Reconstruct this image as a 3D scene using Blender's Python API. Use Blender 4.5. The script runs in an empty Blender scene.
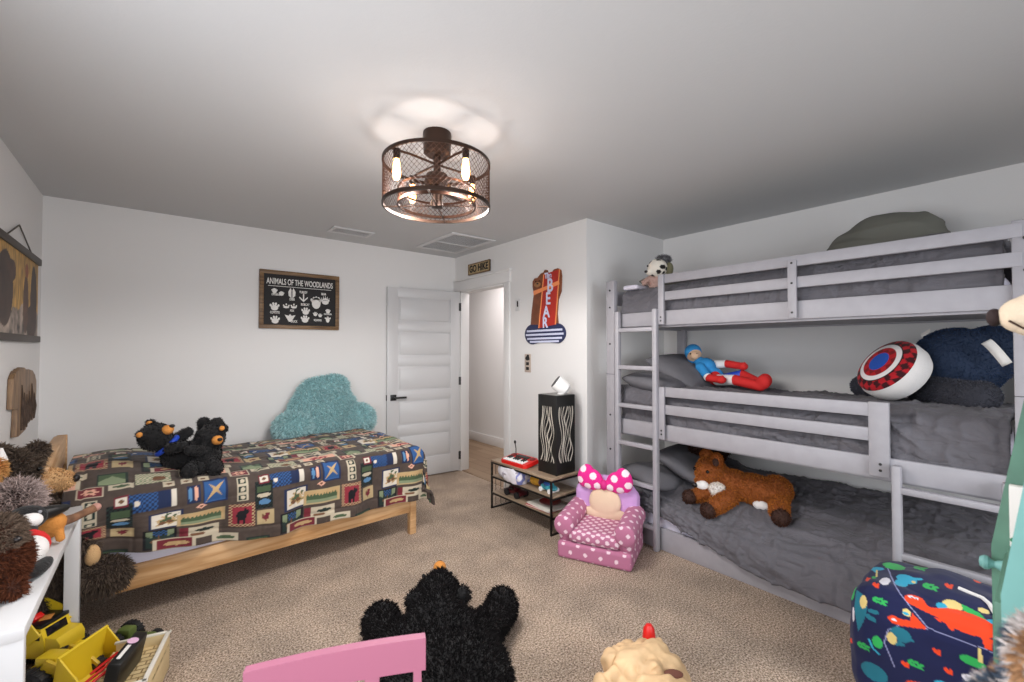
import bpy, bmesh, math, random
import numpy as np
from mathutils import Matrix, Vector
random.seed(7); RNG = np.random.default_rng(7)
S = bpy.context.scene; COL = S.collection
R = math.radians

# ---------------------------------------------------------------- camera, world, lights, exposure
cam = bpy.data.objects.new('camera', bpy.data.cameras.new('camera')); COL.objects.link(cam)
cam.location = (0, 0, 1.382); cam.rotation_euler = (R(90 + 1.04), 0, R(-39.1))
cam.data.sensor_width = 36; cam.data.lens = 36 * 437.5 / 1024; cam.data.clip_start = .02
cam.data.dof.use_dof = True; cam.data.dof.focus_distance = 3.0; cam.data.dof.aperture_fstop = 3.2
S.camera = cam
w = bpy.data.worlds.new('world'); S.world = w; w.use_nodes = True
w.node_tree.nodes['Background'].inputs[0].default_value = (.75, .85, 1, 1)
w.node_tree.nodes['Background'].inputs[1].default_value = 1.0
S.view_settings.view_transform = 'Standard'; S.view_settings.look = 'None'
S.view_settings.gamma = 1; S.view_settings.use_curve_mapping = False
S.view_settings.exposure = 0.15
S.cycles.use_denoising = True
S.cycles.max_bounces = 8; S.cycles.diffuse_bounces = 5
def area(name, loc, rot, sx, sy, power, col, spread=180):
    l = bpy.data.lights.new(name, 'AREA'); l.shape = 'RECTANGLE'; l.size = sx; l.size_y = sy
    l.energy = power; l.color = col; l.spread = R(spread)
    o = bpy.data.objects.new(name, l); o.location = loc; o.rotation_euler = rot; COL.objects.link(o)
    return o
# daylight through the two windows behind the camera, and an unseen lamp added to brighten the hall
area('window_daylight_near', (1.2, -1.83, 1.45), (R(66), 0, R(4)), 2.3, 1.25, 44, (.95, .97, 1), 125)
area('window_daylight_left', (-.66, .75, 1.45), (R(94), 0, R(-90)), 1.4, 1.25, 30, (.96, .97, 1), 170)
area('hall_fill_light', (3.25, 4.3, 2.40), (0, 0, 0), .5, 1.2, 16, (1, .92, .90))

# ---------------------------------------------------------------- materials
def lin(c):
    if isinstance(c, str):
        c = c.lstrip('#'); c = [int(c[i:i+2], 16)/255 for i in (0, 2, 4)]
        return tuple(x/12.92 if x <= .04045 else ((x+.055)/1.055)**2.4 for x in c)
    return tuple(c)
MATS = {}
def mat(name, col, rough=.6, metal=0, bump=0, bscale=60, var=0, vscale=8, emit=None, estr=0, sheen=0, spec=.5, trans=0, detail=4):
    m = bpy.data.materials.new(name); m.use_nodes = True; nt = m.node_tree; N = nt.nodes; L = nt.links
    p = N['Principled BSDF']; c = lin(col); c4 = (*c, 1)
    p.inputs['Base Color'].default_value = c4; p.inputs['Roughness'].default_value = rough
    p.inputs['Metallic'].default_value = metal; p.inputs['Specular IOR Level'].default_value = spec
    if sheen: p.inputs['Sheen Weight'].default_value = sheen
    if trans: p.inputs['Transmission Weight'].default_value = trans
    tc = N.new('ShaderNodeTexCoord')
    if var:
        n = N.new('ShaderNodeTexNoise'); n.inputs['Scale'].default_value = vscale; n.inputs['Detail'].default_value = detail
        L.new(tc.outputs['Object'], n.inputs['Vector'])
        r = N.new('ShaderNodeValToRGB'); r.color_ramp.elements[0].position = .3; r.color_ramp.elements[1].position = .7
        r.color_ramp.elements[0].color = (*[x*(1-var) for x in c], 1); r.color_ramp.elements[1].color = (*[min(1, x*(1+var)) for x in c], 1)
        L.new(n.outputs['Fac'], r.inputs['Fac']); L.new(r.outputs['Color'], p.inputs['Base Color'])
    if bump:
        n = N.new('ShaderNodeTexNoise'); n.inputs['Scale'].default_value = bscale; n.inputs['Detail'].default_value = 3
        L.new(tc.outputs['Object'], n.inputs['Vector'])
        b = N.new('ShaderNodeBump'); b.inputs['Strength'].default_value = bump; b.inputs['Distance'].default_value = .01
        L.new(n.outputs['Fac'], b.inputs['Height']); L.new(b.outputs['Normal'], p.inputs['Normal'])
    if emit:
        p.inputs['Emission Color'].default_value = (*lin(emit), 1); p.inputs['Emission Strength'].default_value = estr
    MATS[name] = m
    return m
def paintmat(name, rough=.8, bump=0, bscale=200, spec=.3, sheen=0):
    m = mat(name, (.5, .5, .5), rough, bump=bump, bscale=bscale, spec=spec, sheen=sheen)
    nt = m.node_tree; a = nt.nodes.new('ShaderNodeAttribute'); a.attribute_name = 'Col'
    nt.links.new(a.outputs['Color'], nt.nodes['Principled BSDF'].inputs['Base Color'])
    return m
def woodmat(name, c1, c2, axis=0, scale=3.0, rough=.5):
    m = mat(name, c1, rough); nt = m.node_tree; N = nt.nodes; L = nt.links
    tc = N.new('ShaderNodeTexCoord'); mp = N.new('ShaderNodeMapping')
    sc = [14, 14, 14]; sc[axis] = .9; mp.inputs['Scale'].default_value = sc
    n = N.new('ShaderNodeTexNoise'); n.inputs['Scale'].default_value = scale; n.inputs['Detail'].default_value = 5; n.inputs['Distortion'].default_value = .6
    r = N.new('ShaderNodeValToRGB'); r.color_ramp.elements[0].position = .35; r.color_ramp.elements[1].position = .65
    r.color_ramp.elements[0].color = (*lin(c1), 1); r.color_ramp.elements[1].color = (*lin(c2), 1)
    L.new(tc.outputs['Object'], mp.inputs['Vector']); L.new(mp.outputs['Vector'], n.inputs['Vector'])
    L.new(n.outputs['Fac'], r.inputs['Fac']); L.new(r.outputs['Color'], N['Principled BSDF'].inputs['Base Color'])
    return m
PAINT = paintmat('painted_cloth', .85, sheen=.1)
PRINT = paintmat('printed_surface', .45)
FUR = paintmat('fur', .9, spec=.15)
def comforter_mat():
    m = mat('grey_comforter', '#5e5c62', .8, var=.10, vscale=5, sheen=.1); nt = m.node_tree; N = nt.nodes; L = nt.links; tc = N.new('ShaderNodeTexCoord'); prev = None
    for sc_, st_, ds in (((5, 2.2, 7), .55, .03), ((14, 7, 16), .45, .012), ((40, 30, 40), .25, .004)):     # creases: ridged noise, long along the bed
        mp = N.new('ShaderNodeMapping'); mp.inputs['Scale'].default_value = sc_; mp.inputs['Rotation'].default_value = (.3, 0, .45)
        n = N.new('ShaderNodeTexNoise'); n.inputs['Scale'].default_value = 1; n.inputs['Detail'].default_value = 2; n.inputs['Distortion'].default_value = 1.2
        s1 = N.new('ShaderNodeMath'); s1.operation = 'SUBTRACT'; s1.inputs[1].default_value = .5; a1 = N.new('ShaderNodeMath'); a1.operation = 'ABSOLUTE'
        p1 = N.new('ShaderNodeMath'); p1.operation = 'POWER'; p1.inputs[1].default_value = .6; b = N.new('ShaderNodeBump'); b.inputs['Strength'].default_value = st_; b.inputs['Distance'].default_value = ds
        L.new(tc.outputs['Object'], mp.inputs['Vector']); L.new(mp.outputs['Vector'], n.inputs['Vector']); L.new(n.outputs['Fac'], s1.inputs[0]); L.new(s1.outputs[0], a1.inputs[0]); L.new(a1.outputs[0], p1.inputs[0]); L.new(p1.outputs[0], b.inputs['Height'])
        if prev: L.new(prev.outputs['Normal'], b.inputs['Normal'])
        prev = b
    L.new(prev.outputs['Normal'], N['Principled BSDF'].inputs['Normal']); return m
M = dict(
    wall=mat('wall_paint', '#e3e2e1', .85, bump=.04, bscale=90),
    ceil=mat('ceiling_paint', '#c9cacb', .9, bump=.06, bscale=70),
    trim=mat('white_trim', '#e3e2e1', .4),
    white=mat('white_paint', '#d0d0d1', .35),
    bunk=mat('bunk_grey_paint', '#9f9da3', .5, var=.04, vscale=20),
    black=mat('black_plastic', '#141414', .4), blackm=mat('black_metal', '#181614', .45, metal=.3),
    bronze=mat('bronze_metal', '#3a2a22', .4, metal=.7),
    copper=mat('copper_mesh', '#4a3024', .45, metal=.7),
    pine=woodmat('pine_wood', '#d9b183', '#b98a58', 0, 2.5), piney=woodmat('pine_wood_end', '#d9b183', '#b98a58', 1, 2.5),
    rust=woodmat('rustic_wood', '#8a6b48', '#5e452c', 0, 4), shelfw=woodmat('greyed_oak', '#a8937c', '#86725e', 1, 3),
    sheet=mat('white_sheet', '#dcd8e6', .85, bump=.1, bscale=25),
    comf=comforter_mat(),
    comf2=mat('grey_pillowcase', '#66656a', .85, bump=.35, bscale=18, var=.1, vscale=6),
    olive=mat('olive_grey_cover', '#6c6c64', .85, bump=.2, bscale=12),
    chalk=mat('chalkboard_black', '#1c1a1b', .7), letter=mat('letter_white', '#e8e6e2', .7),
    pink=mat('pink_paint', '#aa6980', .4), yellow=mat('yellow_plastic', '#e2c22a', .4), dyellow=mat('yellow_plastic_aged', '#cfae2b', .45),
    tyre=mat('black_tyre', '#17171a', .6, bump=.4, bscale=60), glassb=mat('black_window', '#0c0e12', .15),
    red=mat('red_plastic', '#d8201c', .35), green=mat('olive_green_plastic', '#5f7038', .5),
    teal=mat('teal_wood_paint', '#74aba6', .45, var=.10, vscale=6), dteal=mat('shaded_worn_green', '#5b8572', .55, var=.2, vscale=9),  # dteal: shade on the hutch's inner boards put into a darker green
    bulb=mat('lit_bulb', '#ffd9a8', .3, emit='#ffb468', estr=14), filam=mat('socket_metal', '#2c2320', .4, metal=.6),
    nose=mat('black_nose', '#171213', .35), eye=mat('eye_black', '#050505', .12),
    tan=mat('tan_plush', '#cfa878', .95, bump=.4, bscale=160), cream=mat('cream_plush', '#e0cdb4', .95, bump=.3, bscale=160),
    wplush=mat('white_plush', '#e9e6e4', .95, bump=.3, bscale=160), grey=mat('grey_plush', '#8f9096', .95, bump=.3, bscale=160),
    blackpl=mat('black_plush', '#0e0d0f', .9, bump=.5, bscale=120, sheen=.1), orange=mat('orange_plush', '#c9853d', .9, bump=.4, bscale=150),
    redpl=mat('red_cloth', '#c8201f', .8, bump=.2, bscale=120), bluepl=mat('blue_cloth', '#2f8fd0', .8, bump=.2, bscale=120),
    royal=mat('royal_blue_ribbon', '#1e46b8', .5), skin=mat('doll_cloth_face', '#e3bd9c', .85), brownpl=mat('dark_brown_plush', '#3f2820', .9, bump=.5, bscale=120),
    paper=mat('paper_white', '#ece9e4', .7), lilac=mat('lilac_plush', '#c79bd2', .9, bump=.2, bscale=200), creamc=mat('cream_cloth_panel', '#e2c9ad', .9, bump=.2, bscale=200),
    plank=mat('toy_plank_cream', '#d8c294', .6), cwhite=mat('cream_white_plastic', '#ddd8cc', .5), brass=mat('steel_hinge', '#4a4a4a', .4, metal=.6),
    amber=mat('amber_plastic', '#c9952c', .35, var=.3, vscale=30), aqua=mat('aqua_toy', '#4aa7b8', .4, var=.5, vscale=25),
    bone=mat('bone_tan', '#d9b78c', .6, bump=.5, bscale=14, var=.22, vscale=10), mesh=mat('dark_grille', '#8d8b88', .6),
    gwhite=mat('gloss_white_plastic', '#f0efee', .25), glass=mat('window_glass', '#ffffff', .02, trans=1),
)
# carpet: speckled short pile
def carpet():
    m = mat('beige_carpet', '#b9a58f', .95, spec=.1); nt = m.node_tree; N = nt.nodes; L = nt.links; p = N['Principled BSDF']
    tc = N.new('ShaderNodeTexCoord')
    n1 = N.new('ShaderNodeTexNoise'); n1.inputs['Scale'].default_value = 120; n1.inputs['Detail'].default_value = 3; n1.inputs['Roughness'].default_value = .75
    n2 = N.new('ShaderNodeTexNoise'); n2.inputs['Scale'].default_value = 3.5; n2.inputs['Detail'].default_value = 3
    for n in (n1, n2): L.new(tc.outputs['Object'], n.inputs['Vector'])
    r = N.new('ShaderNodeValToRGB'); e = r.color_ramp.elements
    e[0].position = .38; e[0].color = (*lin('#6b5c50'), 1); e[1].position = .62; e[1].color = (*lin('#e4d3c3'), 1)
    k = r.color_ramp.elements.new(.5); k.color = (*lin('#b3a08e'), 1)
    L.new(n1.outputs['Fac'], r.inputs['Fac'])
    r2 = N.new('ShaderNodeValToRGB'); r2.color_ramp.elements[0].color = (.82, .82, .82, 1); r2.color_ramp.elements[1].color = (1.12, 1.1, 1.08, 1)
    r2.color_ramp.elements[0].position = .35; r2.color_ramp.elements[1].position = .65
    L.new(n2.outputs['Fac'], r2.inputs['Fac'])
    mx = N.new('ShaderNodeMix'); mx.data_type = 'RGBA'; mx.blend_type = 'MULTIPLY'; mx.inputs['Factor'].default_value = 1
    L.new(r.outputs['Color'], mx.inputs[6]); L.new(r2.outputs['Color'], mx.inputs[7]); L.new(mx.outputs[2], p.inputs['Base Color'])
    b = N.new('ShaderNodeBump'); b.inputs['Strength'].default_value = .9; b.inputs['Distance'].default_value = .012
    L.new(n1.outputs['Fac'], b.inputs['Height']); L.new(b.outputs['Normal'], p.inputs['Normal'])
    return m
M['carpet'] = carpet()
def planks(name, c1, c2, cm, bw=.9, rh=.13, rot=0):
    m = mat(name, c1, .45); nt = m.node_tree; N = nt.nodes; L = nt.links
    tc = N.new('ShaderNodeTexCoord'); mp = N.new('ShaderNodeMapping'); mp.inputs['Rotation'].default_value = (0, 0, rot)
    b = N.new('ShaderNodeTexBrick'); b.inputs['Scale'].default_value = 1; b.inputs['Brick Width'].default_value = bw; b.inputs['Row Height'].default_value = rh
    b.inputs['Mortar Size'].default_value = .003
    for k, c in (('Color1', c1), ('Color2', c2), ('Mortar', cm)): b.inputs[k].default_value = (*lin(c), 1)
    L.new(tc.outputs['Object'], mp.inputs['Vector']); L.new(mp.outputs['Vector'], b.inputs['Vector']); L.new(b.outputs['Color'], N['Principled BSDF'].inputs['Base Color'])
    return m
M['hallfloor'] = planks('hall_wood_planks', '#a38a70', '#8a7058', '#5b4837', rot=R(90))

# ---------------------------------------------------------------- noise and geometry helpers
def _hash(i, j, k, seed):
    h = (i*374761393 + j*668265263 + k*2147483647 + seed*974634777) & 0xffffffff
    h = ((h ^ (h >> 13))*1274126177) & 0xffffffff
    return ((h ^ (h >> 16)) & 0xffff)/65535.0
def vnoise(P, scale=1, seed=0):
    P = np.asarray(P, float)*scale; i = np.floor(P).astype(np.int64); f = P - i; f = f*f*(3-2*f); r = 0
    for a in (0, 1):
        for b in (0, 1):
            for c in (0, 1):
                wt = (f[:, 0] if a else 1-f[:, 0])*(f[:, 1] if b else 1-f[:, 1])*(f[:, 2] if c else 1-f[:, 2])
                r = r + wt*_hash(i[:, 0]+a, i[:, 1]+b, i[:, 2]+c, seed)
    return r*2-1
def fbm(P, scale=1, seed=0, octv=3):
    return sum(vnoise(P, scale*2**o, seed+o)/2**o for o in range(octv))

WM = {}
def wmat(o): return WM.get(o.name, Matrix()) if o else Matrix()
def _link(name, me, parent, world):
    o = bpy.data.objects.new(name, me); COL.objects.link(o)
    if parent:
        if world and me: me.transform(wmat(parent).inverted())
        o.parent = parent; WM[o.name] = wmat(parent)
    return o
def tag(o, label=None, cat=None, group=None, kind=None):
    if label: o['label'] = label
    if cat: o['category'] = cat
    if group: o['group'] = group
    if kind: o['kind'] = kind
    return o
def thing(name, label, cat, loc=(0, 0, 0), rz=0, group=None, scale=1, rot=None):
    o = bpy.data.objects.new(name, None); COL.objects.link(o); o.empty_display_size = .05
    o.location = loc; o.rotation_euler = rot or (0, 0, rz); o.scale = (scale,)*3
    WM[o.name] = Matrix.LocRotScale(Vector(loc), o.rotation_euler.copy(), Vector((scale,)*3))
    return tag(o, label, cat, group)
def shade(me, ang=35):
    me.polygons.foreach_set('use_smooth', [True]*len(me.polygons))
    if ang < 180: me.set_sharp_from_angle(angle=R(ang))
class B:
    def __init__(s): s.bm = bmesh.new()
    def _mi(s, faces, mi):
        for f in faces: f.material_index = mi
    def box(s, c, size, bev=.004, rot=None, mi=0, seg=2):
        g = bmesh.ops.create_cube(s.bm, size=1)
        mt = Matrix.Translation(Vector(c)) @ (rot if rot else Matrix()) @ Matrix.Diagonal((*size, 1))
        bmesh.ops.transform(s.bm, matrix=mt, verts=g['verts'])
        fs = set(f for v in g['verts'] for f in v.link_faces); s._mi(fs, mi)
        bev = min(bev, min(size)*.45)
        if bev > 0:
            es = list(set(e for v in g['verts'] for e in v.link_edges))
            bmesh.ops.bevel(s.bm, geom=es, offset=bev, segments=seg, affect='EDGES', profile=.5)
        return s
    def span(s, a, b, bev=.004, mi=0):
        return s.box([(x+y)/2 for x, y in zip(a, b)], [abs(y-x) for x, y in zip(a, b)], bev, mi=mi)
    def cyl(s, p0, p1, r0, r1=None, seg=20, mi=0, cap=True):
        p0 = Vector(p0); p1 = Vector(p1); d = p1-p0
        g = bmesh.ops.create_cone(s.bm, cap_ends=cap, segments=seg, radius1=r0, radius2=r0 if r1 is None else r1, depth=d.length)
        q = Vector((0, 0, 1)).rotation_difference(d.normalized()).to_matrix().to_4x4()
        bmesh.ops.transform(s.bm, matrix=Matrix.Translation((p0+p1)/2) @ q, verts=g['verts'])
        s._mi(set(f for v in g['verts'] for f in v.link_faces), mi); return s
    def ell(s, c, r, rot=None, u=20, v=14, mi=0):
        g = bmesh.ops.create_uvsphere(s.bm, u_segments=u, v_segments=v, radius=1)
        r = (r,)*3 if isinstance(r, (int, float)) else r
        bmesh.ops.transform(s.bm, matrix=Matrix.Translation(Vector(c)) @ (rot if rot else Matrix()) @ Matrix.Diagonal((*r, 1)), verts=g['verts'])
        s._mi(set(f for vv in g['verts'] for f in vv.link_faces), mi); return s
    def cap(s, p0, p1, r0, r1, mi=0):
        s.cyl(p0, p1, r0, r1, 16, mi); s.ell(p0, r0, u=16, v=10, mi=mi); s.ell(p1, r1, u=16, v=10, mi=mi); return s
    def tube(s, pts, r, seg=8, mi=0, closed=False):
        pts = [Vector(p) for p in pts]; n = len(pts); rings = []; prev = None
        for i, p in enumerate(pts):
            a = pts[(i-1) % n] if closed or i else pts[0]; b = pts[(i+1) % n] if closed or i < n-1 else pts[-1]
            t = (b-a).normalized()
            if prev is None: nx = t.orthogonal().normalized()
            else:
                nx = (prev - t*prev.dot(t)); nx = nx.normalized() if nx.length > 1e-6 else t.orthogonal().normalized()
            prev = nx; ny = t.cross(nx); rr = r[i] if isinstance(r, (list, tuple)) else r
            rings.append([s.bm.verts.new(p + nx*rr*math.cos(2*math.pi*k/seg) + ny*rr*math.sin(2*math.pi*k/seg)) for k in range(seg)])
        for i in range(n if closed else n-1):
            A, Bq = rings[i], rings[(i+1) % n]
            for k in range(seg):
                f = s.bm.faces.new((A[k], A[(k+1) % seg], Bq[(k+1) % seg], Bq[k])); f.material_index = mi
        if not closed:
            s.bm.faces.new(rings[0][::-1]).material_index = mi; s.bm.faces.new(rings[-1]).material_index = mi
        return s
    def prism(s, poly, depth, mt=None, mi=0, bev=0):
        # poly in local xy, extruded by depth along +z, then moved by mt
        vs = [s.bm.verts.new((x, y, 0)) for x, y in poly]; f = s.bm.faces.new(vs)
        e = bmesh.ops.extrude_face_region(s.bm, geom=[f]); nv = [g for g in e['geom'] if isinstance(g, bmesh.types.BMVert)]
        bmesh.ops.translate(s.bm, vec=(0, 0, depth), verts=nv); al = vs+nv
        fs = list(set(ff for v in al for ff in v.link_faces)); s._mi(fs, mi); bmesh.ops.recalc_face_normals(s.bm, faces=fs)
        if bev:
            top = [ed for ed in set(ed for v in nv for ed in v.link_edges) if all(q in nv for q in ed.verts)]
            r = bmesh.ops.bevel(s.bm, geom=top, offset=bev, segments=2, affect='EDGES', profile=.5)
            al = list(set(al) | set(r['verts'])); al = [v for v in al if v.is_valid]
        if mt: bmesh.ops.transform(s.bm, matrix=mt, verts=al)
        return s
    def lathe(s, prof, c=(0, 0, 0), seg=32, mi=0, mt=None, cap=True):
        rings = []; c = Vector(c); allv = []
        for r, z in prof:
            ring = [s.bm.verts.new(c + Vector((max(r, 1e-4)*math.cos(2*math.pi*k/seg), max(r, 1e-4)*math.sin(2*math.pi*k/seg), z))) for k in range(seg)]
            rings.append(ring); allv += ring
        for A, Bq in zip(rings, rings[1:]):
            for k in range(seg): s.bm.faces.new((A[k], A[(k+1) % seg], Bq[(k+1) % seg], Bq[k])).material_index = mi
        if cap: s.bm.faces.new(rings[0][::-1]).material_index = mi; s.bm.faces.new(rings[-1]).material_index = mi
        if mt: bmesh.ops.transform(s.bm, matrix=mt, verts=allv)
        return s
    def done(s, name, mats, parent=None, world=True, ang=35):
        me = bpy.data.meshes.new(name); bmesh.ops.recalc_face_normals(s.bm, faces=s.bm.faces); s.bm.to_mesh(me); s.bm.free()
        for m in (mats if isinstance(mats, (list, tuple)) else [mats]): me.materials.append(m)
        shade(me, ang)
        return _link(name, me, parent, world)
    def blob(s, name, m, parent=None, voxel=.01, smooth=6, world=True, fn=None, sfac=.6):
        # melt everything built so far into ONE continuous skin
        me = bpy.data.meshes.new('t'); s.bm.to_mesh(me); s.bm.free(); o = bpy.data.objects.new('t', me); COL.objects.link(o)
        k = o.modifiers.new('r', 'REMESH'); k.mode = 'VOXEL'; k.voxel_size = voxel; k.use_smooth_shade = True
        if smooth:
            k = o.modifiers.new('s', 'SMOOTH'); k.iterations = smooth; k.factor = sfac
        dg = bpy.context.evaluated_depsgraph_get(); me2 = bpy.data.meshes.new_from_object(o.evaluated_get(dg))
        bpy.data.objects.remove(o); bpy.data.meshes.remove(me); me2.name = name
        if fn:
            P = co(me2); setco(me2, fn(P, normals(me2)))
        me2.materials.clear(); me2.materials.append(m); shade(me2, 180)
        return _link(name, me2, parent, world)
def co(me):
    a = np.empty(len(me.vertices)*3); me.vertices.foreach_get('co', a); return a.reshape(-1, 3)
def normals(me):
    a = np.empty(len(me.vertices)*3); me.vertices.foreach_get('normal', a); return a.reshape(-1, 3)
def setco(me, P): me.vertices.foreach_set('co', np.asarray(P, float).ravel()); me.update()
def setcol(me, C):
    C = np.asarray(C, float); a = me.color_attributes.get('Col') or me.color_attributes.new('Col', 'FLOAT_COLOR', 'POINT')
    a.data.foreach_set('color', np.concatenate([C, np.ones((len(C), 1))], 1).ravel())
def gridmesh(name, P, m, parent=None, world=True, thick=0, colors=None, closeu=False, ang=180):
    # P: (nu, nv, 3) array of points -> one sheet; thick > 0 gives it a back and rims
    nu, nv = P.shape[:2]; V = P.reshape(-1, 3); idx = np.arange(nu*nv).reshape(nu, nv)
    if closeu: idx = np.concatenate([idx, idx[:1]], 0)
    F = np.stack([idx[:-1, :-1], idx[1:, :-1], idx[1:, 1:], idx[:-1, 1:]], -1).reshape(-1, 4)
    me = bpy.data.meshes.new(name)
    if thick:
        du = np.gradient(P, axis=0); dv = np.gradient(P, axis=1); n = np.cross(du, dv); n /= np.linalg.norm(n, axis=-1, keepdims=True)+1e-9
        V = np.concatenate([V, (P - n*thick).reshape(-1, 3)]); o = nu*nv; F2 = F[:, ::-1] + o
        rim = np.concatenate([idx[:, 0], idx[-1, 1:], idx[-1::-1, -1][1:], idx[0, ::-1][1:]]) if not closeu else None
        q = [F, F2]
        if rim is not None: q.append(np.stack([rim[1:], rim[:-1], rim[:-1]+o, rim[1:]+o], -1)[:, ::-1][:, ::-1])
        F = np.concatenate(q)
        if colors is not None: colors = np.concatenate([colors, colors])
    me.from_pydata(V.tolist(), [], F.tolist()); me.update()
    if colors is not None: setcol(me, colors)
    me.materials.append(m); shade(me, ang)
    return _link(name, me, parent, world)
def fur(body, n, length, col, tip=None, width=.0035, droop=.25, lean=.5, mask=None, name='fur', jit=.35, seed=1, curl=0):
    """a coat of short tapering tufts rooted on the body's own surface"""
    me = body.data; rng = np.random.default_rng(seed)
    me.calc_loop_triangles(); T = np.empty(len(me.loop_triangles)*3, np.int32); me.loop_triangles.foreach_get('vertices', T); T = T.reshape(-1, 3)
    P = co(me); Nn = normals(me); a, b, c = P[T[:, 0]], P[T[:, 1]], P[T[:, 2]]
    ar = np.linalg.norm(np.cross(b-a, c-a), axis=1)
    if mask is not None: ar = ar*mask((a+b+c)/3)
    t = rng.choice(len(T), n, p=ar/ar.sum()); u = rng.random((n, 2)); f = u.sum(1) > 1; u[f] = 1-u[f]
    w0 = 1-u.sum(1); root = a[t]*w0[:, None]+b[t]*u[:, :1]+c[t]*u[:, 1:]
    nn = Nn[T[t, 0]]*w0[:, None]+Nn[T[t, 1]]*u[:, :1]+Nn[T[t, 2]]*u[:, 1:]; nn /= np.linalg.norm(nn, axis=1, keepdims=True)+1e-9
    d = nn + rng.normal(0, lean*.6, (n, 3)) + np.array([0, 0, -droop]); d /= np.linalg.norm(d, axis=1, keepdims=True)
    L = length*(1+jit*rng.normal(0, 1, n)).clip(.35, 1.8)
    side = np.cross(d, rng.normal(0, 1, (n, 3))); side /= np.linalg.norm(side, axis=1, keepdims=True)+1e-9; side *= width
    mid = root + d*L[:, None]*.55; d2 = d + np.array([0, 0, -droop*.8]) + rng.normal(0, curl+.15, (n, 3)); tipp = mid + d2*L[:, None]*.5
    root = root - nn*.003
    V = np.stack([root-side, root+side, mid+side*.7, mid-side*.7, tipp], 1).reshape(-1, 3)
    o = np.arange(n)[:, None]*5; q = np.concatenate([o+np.array([[0, 1, 2]]), o+np.array([[0, 2, 3]]), o+np.array([[3, 2, 4]])])
    cr = lin(col) if not callable(col) else None
    base = np.array(cr)[None]*np.ones((n, 1)) if cr is not None else np.array(col(root))
    base = base*(1+.25*rng.normal(0, 1, (n, 1))).clip(.45, 1.6)
    tipc = base if tip is None else np.array(lin(tip))[None]*(1+.15*rng.normal(0, 1, (n, 1))).clip(.5, 1.4)
    C = np.stack([base, base, base*.5+tipc*.5, base*.5+tipc*.5, tipc], 1).reshape(-1, 3)
    m2 = bpy.data.meshes.new(name); m2.vertices.add(len(V)); m2.vertices.foreach_set('co', V.ravel())
    m2.loops.add(q.size); m2.loops.foreach_set('vertex_index', q.ravel().astype(np.int32)); m2.polygons.add(len(q))
    m2.polygons.foreach_set('loop_start', np.arange(0, q.size, 3, dtype=np.int32)); m2.update(calc_edges=True); m2.validate()
    setcol(m2, C.clip(0, 1)); m2.materials.append(FUR); m2.polygons.foreach_set('use_smooth', [True]*len(m2.polygons))
    o2 = _link(name, m2, body, False); o2['kind'] = 'stuff'
    return o2
def cushion(name, size, m, parent=None, loc=(0, 0, 0), rot=(0, 0, 0), puff=2.6, n=40, wr=.008, seed=0, world=True, paint=None, wscale=7):
    """soft rectangular cushion: size = full x, y and thickness"""
    u = np.sin(np.linspace(-1, 1, n)*math.pi/2); U, V = np.meshgrid(u, u, indexing='ij')
    e = np.clip((1-np.abs(U)**puff)*(1-np.abs(V)**puff), 0, 1)**.5
    pin = 1 - .06*(U*U*V*V); sx, sy, sz = [q/2 for q in size]
    top = np.stack([U*sx*pin, V*sy*pin, e*sz], -1); bot = top*np.array([1, 1, -1])
    def nz(P, s): 
        f = P.reshape(-1, 3); return P + (np.stack([0*f[:, 0], 0*f[:, 0], fbm(f, wscale, seed+s, 3)*wr], -1).reshape(P.shape))*e[..., None]
    top = nz(top, 0); bot = nz(bot, 9)
    Vv = np.concatenate([top.reshape(-1, 3), bot.reshape(-1, 3)]); idx = np.arange(n*n).reshape(n, n); k = n*n
    F = np.stack([idx[:-1, :-1], idx[1:, :-1], idx[1:, 1:], idx[:-1, 1:]], -1).reshape(-1, 4)
    me = bpy.data.meshes.new(name); me.from_pydata(Vv.tolist(), [], np.concatenate([F, F[:, ::-1]+k]).tolist())
    bm = bmesh.new(); bm.from_mesh(me); bmesh.ops.remove_doubles(bm, verts=bm.verts, dist=.0004); bm.to_mesh(me); bm.free()
    if paint: setcol(me, paint(co(me)))
    me.transform(Matrix.LocRotScale(Vector(loc), __import__('mathutils').Euler(rot), Vector((1, 1, 1))))
    me.materials.append(m); shade(me, 180)
    return _link(name, me, parent, world)
def text(name, s, m, mt, size, parent, sx=1, depth=.002, font_bold=0, align='CENTER'):
    c = bpy.data.curves.new('t', 'FONT'); c.body = s; c.size = size; c.extrude = depth; c.align_x = align; c.align_y = 'CENTER'; c.offset = font_bold
    o = bpy.data.objects.new('t', c); COL.objects.link(o)
    dg = bpy.context.evaluated_depsgraph_get(); dg.update(); me = bpy.data.meshes.new_from_object(o.evaluated_get(dg)); bpy.data.objects.remove(o); bpy.data.curves.remove(c)
    me.transform(mt @ Matrix.Diagonal((sx, 1, 1, 1))); me.materials.clear(); me.materials.append(m); me.name = name
    return _link(name, me, parent, True)
def frame(o, x, z=(0, 0, 1)):
    """matrix whose local x -> x, local y -> z(up), local z -> facing normal"""
    x = Vector(x).normalized(); y = Vector(z).normalized(); n = x.cross(y).normalized()
    m = Matrix((x, y, n)).transposed().to_4x4(); m.translation = Vector(o); return m
def rotm(ax, deg): return Matrix.Rotation(R(deg), 4, ax)
def struct(b, name, m, **k):
    o = b.done(name, m, **k); o['kind'] = 'structure'; return o
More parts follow.
